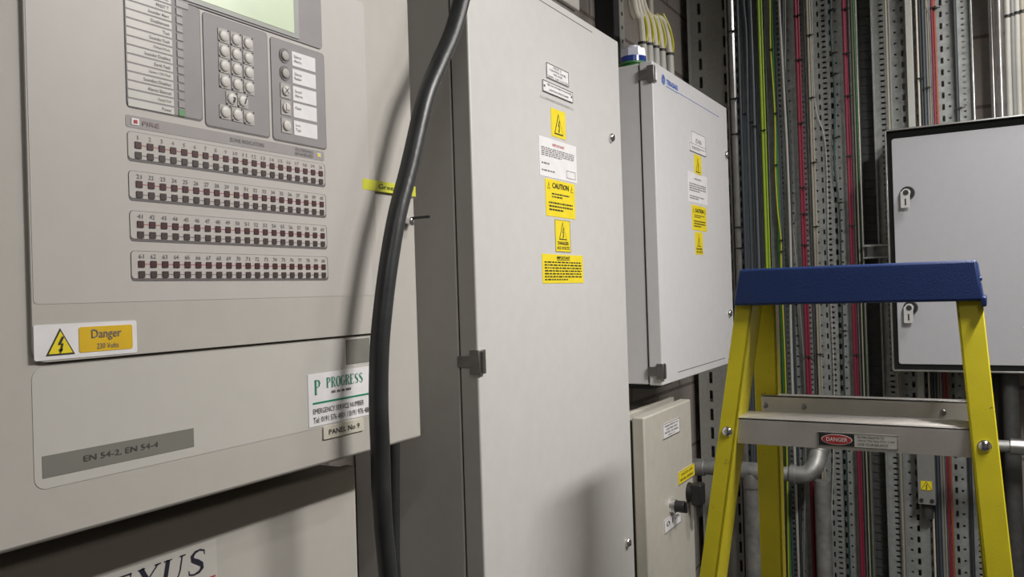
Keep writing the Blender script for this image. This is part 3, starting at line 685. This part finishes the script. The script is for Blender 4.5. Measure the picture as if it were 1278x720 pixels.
# danger label on the step lip
F_ = bw(syy)
x0, z1 = BK(1020, 538.5, syy); x1, _ = BK(1120.7, 550, syy); z0 = BK(1020, 555.5, syy)[1]
q = Face(ld, 'danger_label', F_, x0, x1, z0, z1, 'label_pale', t=.0005, label='small black, red and white danger label on the top step')
q.frame(0, 1, 0, 1, .0006)
q.rect(.015, .47, .06, .94, 'ink', 'black_field')
u0, u1 = q.U(.05), q.U(.445); cu_, cv_ = (u0+u1)/2, q.V(.5); ru, rv_ = (u1-u0)/2, (q.v1-q.v0)*.38
q.mb('label_white', 'oval_rim').prism(F_, [(cu_+ru*math.cos(a*math.pi/12), cv_+rv_*math.sin(a*math.pi/12)) for a in range(24)], .0008, .0012)
q.mb('ink_red', 'red_oval').prism(F_, [(cu_+ru*.95*math.cos(a*math.pi/12), cv_+rv_*.9*math.sin(a*math.pi/12)) for a in range(24)], .0012, .0014)
q.t = .0010; q.text('DANGER', .115, .385, .36, .66, 'label_white', .01, name='white_lettering')
q.t = .0005
q.text('Do Not Stand On Or', .51, .84, .68, .86, 'ink', .01).text('Above This Step-YOU CAN', .51, .96, .42, .60, 'ink', .01).text('LOSE YOUR BALANCE', .51, .88, .16, .34, 'ink', .01).done()

# ================================================================== BACK WALL: TRAYS
YT = 3.0
def xat(px, y=YT, py=100): return BK(px, py, y)[0]
def tray(label, p0, p1, cols, m='galv_tray', y=YT, flange=.014, z0=.02, z1=2.93, name='perforated_cable_tray'):
    """cols: (pixel centre, hole width px, hole height px, pitch px, round?, phase)"""
    s = (xat(1001, y)-xat(1000, y)); sv = s*1.0
    xa, xb = xat(p0, y), xat(p1, y); mb = MB()
    cs = sorted(cols); edges = [xa]
    spans = []
    for (c, w, h, pit, rd, ph) in cs:
        cx = xat(c, y); hw = w*s/2; spans.append((cx-hw*1.25, cx+hw*1.25, cx, hw, h*sv/2, pit*sv, rd, ph))
    cur = xa
    for (a, b, cx, hw, hh, pit, rd, ph) in spans:
        a = max(a, cur+.0002)
        mb.poly([(cur, y, z0), (a, y, z0), (a, y, z1), (cur, y, z1)])
        z = z0-pit*ph; 
        k = int((z1-z0)/pit)
        zc0 = z0
        for j in range(k):
            lo_, hi_ = z0+j*pit, z0+(j+1)*pit; cz = (lo_+hi_)/2
            B8 = [(b, cz), (b, hi_), (cx, hi_), (a, hi_), (a, cz), (a, lo_), (cx, lo_), (b, lo_)]
            hwx = min(hw, (b-a)/2*.9)
            if rd: q = .7071; H8 = [(cx+hwx, cz), (cx+hwx*q, cz+hh*q), (cx, cz+hh), (cx-hwx*q, cz+hh*q), (cx-hwx, cz), (cx-hwx*q, cz-hh*q), (cx, cz-hh), (cx+hwx*q, cz-hh*q)]
            else: g = min(hwx, hh)*.5; H8 = [(cx+hwx, cz), (cx+hwx, cz+hh-g*.3), (cx, cz+hh), (cx-hwx, cz+hh-g*.3), (cx-hwx, cz), (cx-hwx, cz-hh+g*.3), (cx, cz-hh), (cx+hwx, cz-hh+g*.3)]
            for n in range(8):
                m2 = (n+1) % 8
                mb.poly([(B8[n][0], y, B8[n][1]), (B8[m2][0], y, B8[m2][1]), (H8[m2][0], y, H8[m2][1]), (H8[n][0], y, H8[n][1])][::-1])
        top = z0+k*pit
        if top < z1: mb.poly([(a, y, top), (b, y, top), (b, y, z1), (a, y, z1)])
        cur = b
    mb.poly([(cur, y, z0), (xb, y, z0), (xb, y, z1), (cur, y, z1)])
    for xx, sg in ((xa, -1), (xb, 1)):
        mb.poly([(xx, y-flange, z0), (xx, y, z0), (xx, y, z1), (xx, y-flange, z1)])
        mb.poly([(xx, y-flange, z0), (xx+sg*.003, y-flange, z0), (xx+sg*.003, y-flange, z1), (xx, y-flange, z1)])
        mb.poly([(xx+sg*.003, y-flange, z0), (xx+sg*.003, y+.002, z0), (xx+sg*.003, y+.002, z1), (xx+sg*.003, y-flange, z1)])
    t = thing(name, label, 'cable tray', ((xa+xb)/2, y, z0))
    o = obj('perforated_plate', mb, m, t, smooth=0)
    sd = o.modifiers.new('thickness', 'SOLIDIFY'); sd.thickness = .0012; sd.offset = 0
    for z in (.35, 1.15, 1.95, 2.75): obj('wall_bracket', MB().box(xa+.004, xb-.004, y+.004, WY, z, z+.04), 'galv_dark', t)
    return t
tray('widest steel tray, in the left corner beside the white cabinet, with long slots', 864, 910, [(875, 4.4, 16, 25.5, False, 0), (905.5, 3.6, 16, 25.5, False, .5)], m='galv_wide', flange=.03)
tray('steel tray hidden mostly by the slate grey cable bundle', 913.5, 951, [(920, 3, 8, 14, False, 0)])
tray('steel tray between the lime and first red cables, edged with dots', 958, 1007, [(972.5, 3, 3.2, 6.8, False, 0), (984.5, 3.4, 2.6, 13.4, True, .2), (1001.5, 2.6, 2.4, 6.7, True, 0)])
tray('steel tray between the two red cable pairs, five rows of holes', 1010.5, 1062, [(1015.5, 2.6, 2.6, 13.4, True, 0), (1022.5, 2.2, 6.5, 13.4, False, .5), (1029.5, 4.8, 2.6, 6.7, False, 0), (1038, 3.4, 7, 13.4, False, .5), (1044.5, 3, 2.6, 13.4, True, .1), (1059, 3.5, 1.6, 4.5, False, 0)])
tray('steel tray right of the dark recess, carrying the pale square trunking', 1091.5, 1146.8, [(1101.5, 5, 2.4, 6.8, False, 0), (1118.5, 3.6, 2.6, 13.6, True, .1), (1127.5, 3.4, 7.5, 13.6, False, .3), (1143.5, 2.4, 7.5, 13.6, False, .3)])
tray('steel tray under the orange cables above the grey wall enclosure', 1150, 1192, [(1154, 4.5, 2.4, 6.8, False, 0), (1167.5, 5, 2.6, 6.8, False, 0), (1176.5, 3, 7.2, 14, False, .3), (1184.5, 3.4, 2.8, 14, True, .1)])
tray('narrow rightmost steel tray with one row of small dots', 1196.5, 1213.5, [(1203.5, 4, 2.6, 6.9, True, 0)])
# dark ladder rack between the second red pair and the tray right of it
xa, xb = xat(1071), xat(1089.5)
t = thing('cable_ladder_rack', 'dark ribbed rack in the recess left of the grey wall enclosure', 'cable rack', ((xa+xb)/2, 3.03, 0))
m = MB().box(xa, xb, 3.045, 3.055, .02, 2.93)
for k in range(100): m.box(xa+.002, xb-.002, 3.041, 3.0455, .03+.029*k, .036+.029*k)
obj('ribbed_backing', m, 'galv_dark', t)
obj('side_rail', MB().box(xa-.003, xa, 2.985, WY, .02, 2.93), 'galv', t); obj('side_rail', MB().box(xb, xb+.003, 2.985, WY, .02, 2.93), 'galv', t)
x0, zq = BK(1078, 306, 2.97); x1 = BK(1104, 310, 2.97)[0]
t = thing('strut_bracket', 'short steel strut bracket poking out left of the grey wall enclosure', 'bracket', ((x0+x1)/2, 2.97, zq-.05))
obj('channel', MB().box(x0, x1+.03, 2.93, 2.972, zq-.008, zq).box(x0, x1+.03, 2.93, 2.972, zq-.046, zq-.040).box(x0, x1+.03, 2.966, 2.972, zq-.046, zq), 'galv', t, bevel=.001)
obj('end_tab', MB().box(x0+.016, x0+.034, 2.931, 2.934, zq-.040, zq-.008), 'galv_dark', t)

# ================================================================== BACK WALL: CABLES
def wall_cable(label, pts, wpx, m, y=2.975, ties=(), name='cable', cat='cable', tie_w=2.0, group=None):
    """pts: pixel points down the picture on the plane y; the run goes on to floor and ceiling"""
    s = xat(1001, y)-xat(1000, y); r = wpx*s/2
    P = [BK(a, b, y) for a, b in pts]
    q = [(P[0][0], y, 2.94)]+[(a, y, b) for a, b in P]+[(P[-1][0], y, max(.012, .3)), (P[-1][0], y, .012)]
    t = thing(name, label, cat, (P[-1][0], y, 0), group)
    obj('sheath', MB().tube(path(q, 6), r, 10), m, t)
    for (tx, ty, tw) in ties:
        z = BK(tx, ty, y)[1]; x = P[0][0]
        for (xa_, za_), (xb_, zb_) in zip(P, P[1:]):
            if zb_ <= z <= za_: x = xa_+(xb_-xa_)*(za_-z)/((za_-zb_) or 1)
        g = r+.0012; wr = max(g, min(tw*s*.7, 3.2*r)-g); h = .0022
        mb = MB().box(x-g, x+wr, y-g-.001, y-g, z-h, z+h).box(x-g, x+wr, y+g, y+g+.001, z-h, z+h)
        mb.box(x-g, x-g+.001, y-g, y+g, z-h, z+h).box(x+wr-.001, x+wr, y-g, y+g, z-h, z+h)
        mb.box(x+wr-.001, x+wr+.005, y-g-.003, y-g+.002, z-.0035, z+.0035)
        if tw > 7: mb.box(x+wr+.004, x+wr+.013, y-g-.002, y-g-.0005, z-.0015, z+.0015)
        obj('cable_tie', mb, 'tie_black', t)
    return t
def vert(px, dx=0.):      # a plumb run: same world x at every height
    x = xat(px)
    return x
def run(px, y=2.975, py0=0, py1=710, wob=(), k=5):
    """pixel points of a plumb line seen at column px (at row 100), with small sideways wobbles in px at given rows"""
    x = BK(px, 100, y)[0]; out = []
    rows = sorted(set([py0, py1]+[w[0] for w in wob])); W = dict(wob)
    for b in rows:
        lo_, hi_ = px-60, px+90
        for _ in range(40):
            md = (lo_+hi_)/2
            if BK(md, b, y)[0] < x: lo_ = md
            else: hi_ = md
        out.append((lo_+W.get(b, 0), b))
    return out
wall_cable('bright steel conduit beside the widest slotted tray', run(915, 2.94), 8.5, 'conduit', 2.94, ties=[(913, 40, 15), (916, 124, 13), (917, 168, 13), (921, 284, 14), (922, 310, 14)], name='steel_conduit', cat='conduit')
bun = [(923, 2.955, 3.4, 'c_slate', 'slate grey cable hugging the bright steel conduit', ()),
       (927, 2.965, 3.6, 'c_slate_light', 'lighter slate cable, second in the bundle right of the steel conduit', ((60, 1.5), (200, -1))),
       (931, 2.955, 3.6, 'c_slate', 'dark slate cable, third in the bundle right of the steel conduit', ((50, 2), (220, 0))),
       (935, 2.965, 3.4, 'c_slate', 'dark slate cable, fourth in the bundle right of the steel conduit', ((80, 1),)),
       (939.5, 2.955, 3.4, 'c_slate_light', 'pale slate cable, fifth in the bundle right of the steel conduit', ((90, .5), (300, 0))),
       (943.5, 2.968, 3.4, 'c_charcoal', 'charcoal cable tucked left of the lime green cable', ())]
for i, (px, y, w_, m, lb, wob) in enumerate(bun):
    wall_cable(lb, run(px, y, wob=wob), w_, m, y, ties=[(px+.045*38, 138+i*5, 6)] if i in (1, 3, 4) else [])
wall_cable('bright lime green earth cable, left one of the lime pair', run(949.5, 2.96), 3.6, 'c_lime', 2.96, ties=[(953, 163, 7)])
wall_cable('bright lime green earth cable, right one of the lime pair', run(953, 2.966), 2.6, 'c_lime', 2.966)
wall_cable('thin wavy yellow cable right of the lime pair', run(964, 2.96, wob=((0, 0), (60, -1), (140, 1.5), (210, 0), (260, 1), (300, 4), (340, 3), (480, 4))), 1.8, 'c_yellow', 2.96, ties=[(963, 62, 6), (966, 142, 6), (970, 206, 5), (974, 300, 6), (974, 314, 6)])
wall_cable('dark green cable behind the thin wavy yellow cable', run(966, 2.972), 4.4, 'c_green', 2.972)
wall_cable('dark blue grey cable left of the white cable', run(969.5, 2.968, wob=((120, 0), (260, 1.5))), 2.8, 'c_slate', 2.968)
wall_cable('white cable leaning right, left of the dotted tray', run(976.5, 2.958, wob=((0, -1), (100, 1), (200, 3), (330, 3), (420, 0))), 3.2, 'c_white', 2.958)
wall_cable('dark cable curving behind the white cable', run(980, 2.966, wob=((60, -2), (140, 2), (220, 3), (330, 1))), 3.6, 'c_charcoal', 2.966)
wall_cable('thin pale grey cable slanting right, left of the first red pair', run(983, 2.972, wob=((190, -5), (330, 3), (500, 9))), 2.0, 'c_grey', 2.972)
wall_cable('red fire cable, left one of the left red pair', run(995.5, 2.965), 4.0, 'c_red', 2.965, ties=[(995.5, 20, 9), (998, 75, 9), (1001, 154, 9), (1003, 234, 8), (1004, 267, 8), (1005, 306, 8), (1008, 445, 8)])
wall_cable('red fire cable, right one of the left red pair', run(998.8, 2.97), 3.0, 'c_red', 2.97)
wall_cable('beige cable beside the left red pair, left of two', run(1010, 2.968), 2.6, 'c_beige', 2.968, ties=[(1012, 44, 9), (1015, 122, 9), (1016, 203, 9), (1018, 283, 10), (1024, 442, 9)])
wall_cable('beige cable beside the left red pair, right of two', run(1013, 2.972), 2.6, 'c_beige', 2.972)
wall_cable('thin white wire crossing the five-row tray', run(1016, 2.985, wob=((125, 0), (175, 11), (250, 12), (330, 11), (500, 12))), 1.3, 'c_white', 2.985)
wall_cable('dark teal cable snaking down the five-row tray', run(1040, 2.975, wob=((40, -1), (120, 1), (200, -2), (260, 2), (330, 2), (420, 1))), 2.6, 'c_teal', 2.975, ties=[(1040, 12, 9), (1042, 66, 8), (1044, 92, 8), (1045, 172, 9), (1047, 253, 8), (1053, 413, 9)])
wall_cable('crimson cable, left one of the right red pair', run(1055.3, 2.965), 3.8, 'c_red', 2.965, ties=[(1054, 12, 9), (1057, 67, 8), (1058, 120, 8), (1060, 195, 7), (1063, 282, 8), (1067, 443, 7)])
wall_cable('crimson cable, right one of the right red pair', run(1058, 2.972, wob=((60, -.6), (200, .8), (330, 0))), 2.4, 'c_red', 2.972)
wall_cable('beige cable between the right red pair and the dark rack', run(1065.5, 2.966), 2.0, 'c_beige', 2.966)
wall_cable('bright slim steel conduit on the edge of the dark rack', run(1070.5, 2.955), 2.4, 'conduit', 2.955, name='steel_conduit', cat='conduit')
wall_cable('green cable between beige cable and slim steel conduit', run(1068, 2.975), 1.8, 'c_green', 2.975)
wall_cable('beige cable left of the round holes above the wall enclosure', run(1108, 2.972), 2.8, 'c_beige', 2.972)
wall_cable('grey cable left of the round holes above the wall enclosure', run(1111.5, 2.975), 2.6, 'c_grey', 2.975)
wall_cable('cream cable right of the pale trunking', run(1146.5, 2.972), 2.2, 'c_cream', 2.972, ties=[(1149, 98, 11)])
wall_cable('charcoal cable right of the cream cable above the wall enclosure', run(1150.5, 2.974), 3.6, 'c_charcoal', 2.974)
wall_cable('slate cable left of the orange pair', run(1154, 2.970), 3.0, 'c_slate', 2.970, ties=[(1157, 110, 9)])
wall_cable('grey cable left of the orange pair', run(1158, 2.975), 2.8, 'c_grey', 2.975)
wall_cable('beige cable touching the orange pair', run(1161.5, 2.972, wob=((0, -3), (60, -1))), 1.8, 'c_beige', 2.972)
wall_cable('dark red cable, left one of the orange pair', run(1166, 2.967, wob=((0, -.5),)), 3.0, 'c_red', 2.967, ties=[(1164, 10, 7)])
wall_cable('orange red cable, right one of the orange pair', run(1170, 2.972, wob=((0, -2.5), (60, -1))), 2.6, 'c_orange', 2.972, ties=[(1172, 10, 10)])
wall_cable('charcoal cable in the gap left of the rightmost dotted tray', run(1194, 2.985), 4.4, 'c_charcoal', 2.985, ties=[(1201, 135, 8)])
wall_cable('slim bright edge conduit right of the rightmost dotted tray', run(1215, 2.97), 1.8, 'conduit', 2.97, name='steel_conduit', cat='conduit')
# pale square trunking with junction box
xa, xb = BK(1132, 100, 2.96)[0], BK(1140.5, 100, 2.96)[0]
zj = BK(1155, 560, 2.96)[1]
t = thing('square_trunking', 'pale grey square trunking running down the wall to a small junction box', 'trunking', ((xa+xb)/2, 2.97, zj))
obj('duct', MB().box(xa, xb, 2.96, 2.998, zj, 2.94), 'c_white', t, bevel=.0015)
jx0, jz0 = BK(1146, 629, 2.93); jx1 = BK(1168, 629, 2.93)[0]; jz1 = BK(1155, 545, 2.93)[1]
t = thing('junction_box', 'small pale junction box with yellow warning triangle, below the aluminium step', 'junction box', ((jx0+jx1)/2, 2.97, jz0))
bd = obj('body', MB().box(jx0, jx1, 2.93, 2.998, jz0, jz1), 'c_grey', t, bevel=.002)
q = Face(t, 'warning_sticker', bw(2.93), *(lambda c: (c-.016, c+.016))((jx0+jx1)/2), jz0+.045, jz0+.075, 'yellow', t=.0004)
q.warn(.5, .02, .98, aspect=1.15).done(); 
for xj in (jx0+.01, jx1-.01): obj('screw', MB().cyl((xj, 2.930, jz0+.014), (xj, 2.926, jz0+.014), .006, n=10), 'seal', t)
obj('bottom_gland', MB().cyl(((jx0+jx1)/2, 2.965, jz0), ((jx0+jx1)/2, 2.965, jz0-.05), .020, .016, n=14), 'galv_dark', t)
# right of the trays
wall_cable('polished conduit right of the bare block strip at top right', run(1248, 2.93), 6.0, 'conduit', 2.93, name='steel_conduit', cat='conduit', py1=0) if False else None
xk = BK(1248, 60, 2.94)[0]
tag(obj('steel_conduit', MB().cyl((xk, 2.96, 2.0), (xk, 2.96, 2.94), .011, n=18).cyl((xk-.02, 2.985, 2.0), (xk-.02, 2.985, 2.94), .008, n=14), 'conduit'), 'polished twin conduit right of the bare block strip, above the wall enclosure', 'conduit')
for i, (px, m, nm, rr_) in enumerate([(1258, 'c_white', 'white', .0085), (1264, 'c_grey', 'grey', .0075), (1270, 'c_white', 'off-white', .0085), (1276.5, 'c_beige', 'beige', .0085), (1284, 'c_grey', 'grey', .009)]):
    x = BK(px, 60, 2.95)[0]; x2 = BK(px-1.5, 0, 2.95)[0]
    t = thing('cable', ['white cable next to the polished conduit at top right', 'grey cable between the white and off-white ones at top right', 'off-white cable, third right of the polished conduit', 'beige cable at the top right edge of the picture', 'grey cable just beyond the beige one at the top right edge'][i], 'cable', (x, 2.95, 2.0), 'pale cables above the wall enclosure')
    obj('sheath', MB().tube(path([(x, 2.95, 1.99), (x, 2.95, 2.25), (x2, 2.955, 2.5), (x2-.01, 2.955, 2.94)]), rr_, 12), m, t)
    z = BK(px, 20-i*2, 2.95)[1]
    obj('cable_tie', MB().cyl((x2+.001, 2.953, z-.004), (x2+.001, 2.953, z+.004), rr_+.0015, n=14), 'tie_black', t)

# ================================================================== GREY WALL ENCLOSURE (right)
YE = 2.80
ex0, ez1 = BK(1103.5, 162.3, YE); ez0 = BK(1114, 463.3, YE)[1]; ex1 = .42
we = thing('wall_enclosure', 'large grey wall enclosure with black gasket and two keyed locks behind the ladder', 'enclosure', ((ex0+ex1)/2, 2.9, ez0))
obj('body', MB().box(ex0+.002, ex1-.002, YE+.03, 3.06, ez0+.002, ez1-.002), 'frame_paint', we, bevel=.002)
lip = MB(); w_ = .005
for a in ((ex0, ex0+w_, ez0, ez1), (ex1-w_, ex1, ez0, ez1), (ex0, ex1, ez0, ez0+w_), (ex0, ex1, ez1-w_, ez1)): lip.box(a[0], a[1], YE, YE+.032, a[2], a[3])
obj('frame_lip', lip, 'conduit', we, bevel=.001)
obj('gasket', MB().box(ex0+w_, ex1-w_, YE+.016, YE+.030, ez0+w_, ez1-w_), 'gasket', we)
gx0 = BK(1116.5, 300, YE+.008)[0]; gz1 = BK(1116, 173, YE+.008)[1]; gz0 = BK(1127, 454.5, YE+.008)[1]
pnl = obj('inner_door', MB().rrect(bw(YE+.010), gx0, ex1-.028, gz0, gz1, .008, -.006, .0), 'grey_inner', we, bevel=.0015)
for (px, py) in ((1131.5, 241), (1135.5, 384)):
    x, z = BK(px, py, YE+.008)
    lk = obj('lock', MB().cyl((x+.002, YE+.010, z), (x+.002, YE-.002, z), .021, .019, n=24), 'black_plastic', we)
    obj('barrel', MB().cyl((x-.001, YE-.002, z), (x-.001, YE-.010, z), .013, .012, n=20), 'bright_metal', lk)
    obj('key_tab', MB().rrect(bw(YE-.008), x-.016, x+.010, z-.046, z+.004, .003, 0, .003), 'bright_metal', lk, bevel=.0006)
    obj('keyhole', MB().cyl((x-.001, YE-.010, z), (x-.001, YE-.0125, z), .008, n=16).rrect(bw(YE-.011), x-.0045, x-.0005, z-.038, z-.018, .001, 0, .001), 'seal', lk)

# ================================================================== PIPES
PY = 2.80
def pp(px, py, y=PY): x, z = BK(px, py, y); return (x, y, z)
pt = thing('water_pipe', 'galvanised pipe with tee and elbow running behind the left ladder legs', 'pipe', pp(938, 588))
a = pp(862, 574); b = pp(938, 588); c = pp(1012, 590); a = (a[0], PY, b[2]); c = (c[0], PY, b[2])
obj('horizontal_pipe', MB().cyl(a, (c[0]-.01, PY, b[2]), .0235, n=20), 'pipe_galv', pt)
obj('left_coupling', MB().cyl((a[0], PY, a[2]), (a[0]+.05, PY, a[2]), .029, n=20), 'pipe_galv', pt, bevel=.002)
obj('tee', MB().cyl((b[0]-.045, PY, b[2]), (b[0]+.045, PY, b[2]), .030, n=20).cyl((b[0], PY, b[2]), (b[0], PY, b[2]-.055), .030, n=20), 'pipe_galv', pt, bevel=.002)
obj('down_pipe', MB().cyl((b[0], PY, b[2]-.04), (b[0], PY, .01), .0265, n=20), 'pipe_galv', pt)
el = [(c[0]-.05+.0, PY, c[2])]
for k in range(9):
    t_ = math.pi/2*k/8; el.append((c[0]-.035+.05*math.sin(t_), PY+.03*(1-math.cos(t_)), c[2]+.05*(1-math.cos(t_))))
el.append((c[0]+.018, PY+.06, c[2]+.075))
obj('elbow', MB().tube(el, .0285, 18), 'pipe_galv', pt)
obj('elbow_collar', MB().cyl((c[0]-.065, PY, c[2]), (c[0]-.045, PY, c[2]), .0315, n=20).cyl((c[0]+.014, PY+.045, c[2]+.062), (c[0]+.020, PY+.065, c[2]+.08), .0315, n=20), 'pipe_galv', pt, bevel=.002)
x, z = BK(1028, 660, 2.92)
tag(obj('water_pipe', MB().cyl((x, 2.92, .01), (x, 2.92, BK(1028, 600, 2.92)[1]), .0255, n=20), 'pipe_galv'), 'upright galvanised pipe right of the elbow, below the aluminium step', 'pipe')
x, z = BK(1240, 556, 2.75)
rp = thing('water_pipe', 'short horizontal steel pipe right of the right ladder rail', 'pipe', (x, 2.75, z))
obj('pipe_run', MB().cyl((x-.08, 2.75, z), (2.0, 2.75, z), .017, n=20), 'pipe_galv', rp)
obj('coupling', MB().cyl((x+.04, 2.75, z), (x+.2, 2.75, z), .023, n=20), 'conduit', rp, bevel=.002)
x, _ = BK(1262, 500, 2.88)
tag(obj('drain_pipe', MB().cyl((x, 2.88, .01), (x, 2.88, ez0), .022, n=18), 'galv_dark'), 'dark upright pipe under the grey wall enclosure at the right edge', 'pipe')
x, _ = BK(1246, 500, 2.95)
tag(obj('drain_pipe', MB().cyl((x, 2.95, .01), (x, 2.95, ez0+.02), .014, n=18), 'seal'), 'thin black upright pipe just right of the right ladder rail', 'pipe')

# ================================================================== LIGHTING: ceiling batten
def batten(x, y, L, power, label, z=2.86):
    t = thing('fluorescent_batten', label, 'ceiling light', (x, y, z))
    obj('body', MB().box(x-.035, x+.035, y-L/2, y+L/2, z+.02, z+.075), 'batten_white', t, bevel=.004)
    for yy in (y-L/3, y+L/3): obj('hanging_rod', MB().cyl((x, yy, z+.07), (x, yy, 2.95), .005, n=8), 'batten_white', t)
    obj('tube', MB().cyl((x, y-L/2+.02, z), (x, y+L/2-.02, z), .013, n=14), 'tube_glow', t)
    obj('end_cap', MB().box(x-.03, x+.03, y-L/2-.015, y-L/2+.02, z-.02, z+.07), 'batten_white', t)
    obj('end_cap', MB().box(x-.03, x+.03, y+L/2-.02, y+L/2+.015, z-.02, z+.07), 'batten_white', t)
    l = bpy.data.lights.new('tube_light', 'AREA'); l.shape = 'RECTANGLE'; l.size = .08; l.size_y = L; l.energy = power; l.color = (1., .965, .93)
    o = bpy.data.objects.new('tube_light', l); COL.objects.link(o); o.location = (x, y, z-.016); return o
batten(.42, 1.30, .60, 27, 'short fluorescent batten hung on rods to the right of the ladder', 2.52)
batten(.35, 2.42, .60, 11.5, 'added unseen batten under the ceiling, brightening the top of the back wall', 2.88)  # lamp added out of view to lift the upper back wall
batten(.60, -.60, 1.2, 5.5, 'longer fluorescent batten on the ceiling behind the viewer')

# ================================================================== CAMERA, WORLD, VIEW
cam = bpy.data.cameras.new('camera'); co = bpy.data.objects.new('camera', cam); COL.objects.link(co)
M = Matrix((CR, CU, -CF)).transposed().to_4x4(); M.translation = Vector((0, 0, EYE)); co.matrix_world = M
cam.sensor_width = 36; cam.lens = FPX/1278*36; cam.clip_start = .02
S.camera = co
wd_ = bpy.data.worlds.new('world'); S.world = wd_; wd_.use_nodes = True
wd_.node_tree.nodes['Background'].inputs[0].default_value = (.02, .02, .02, 1)
S.view_settings.view_transform = 'Standard'; S.view_settings.look = 'None'; S.view_settings.gamma = 1; S.view_settings.exposure = .48
S.view_settings.use_curve_mapping = False
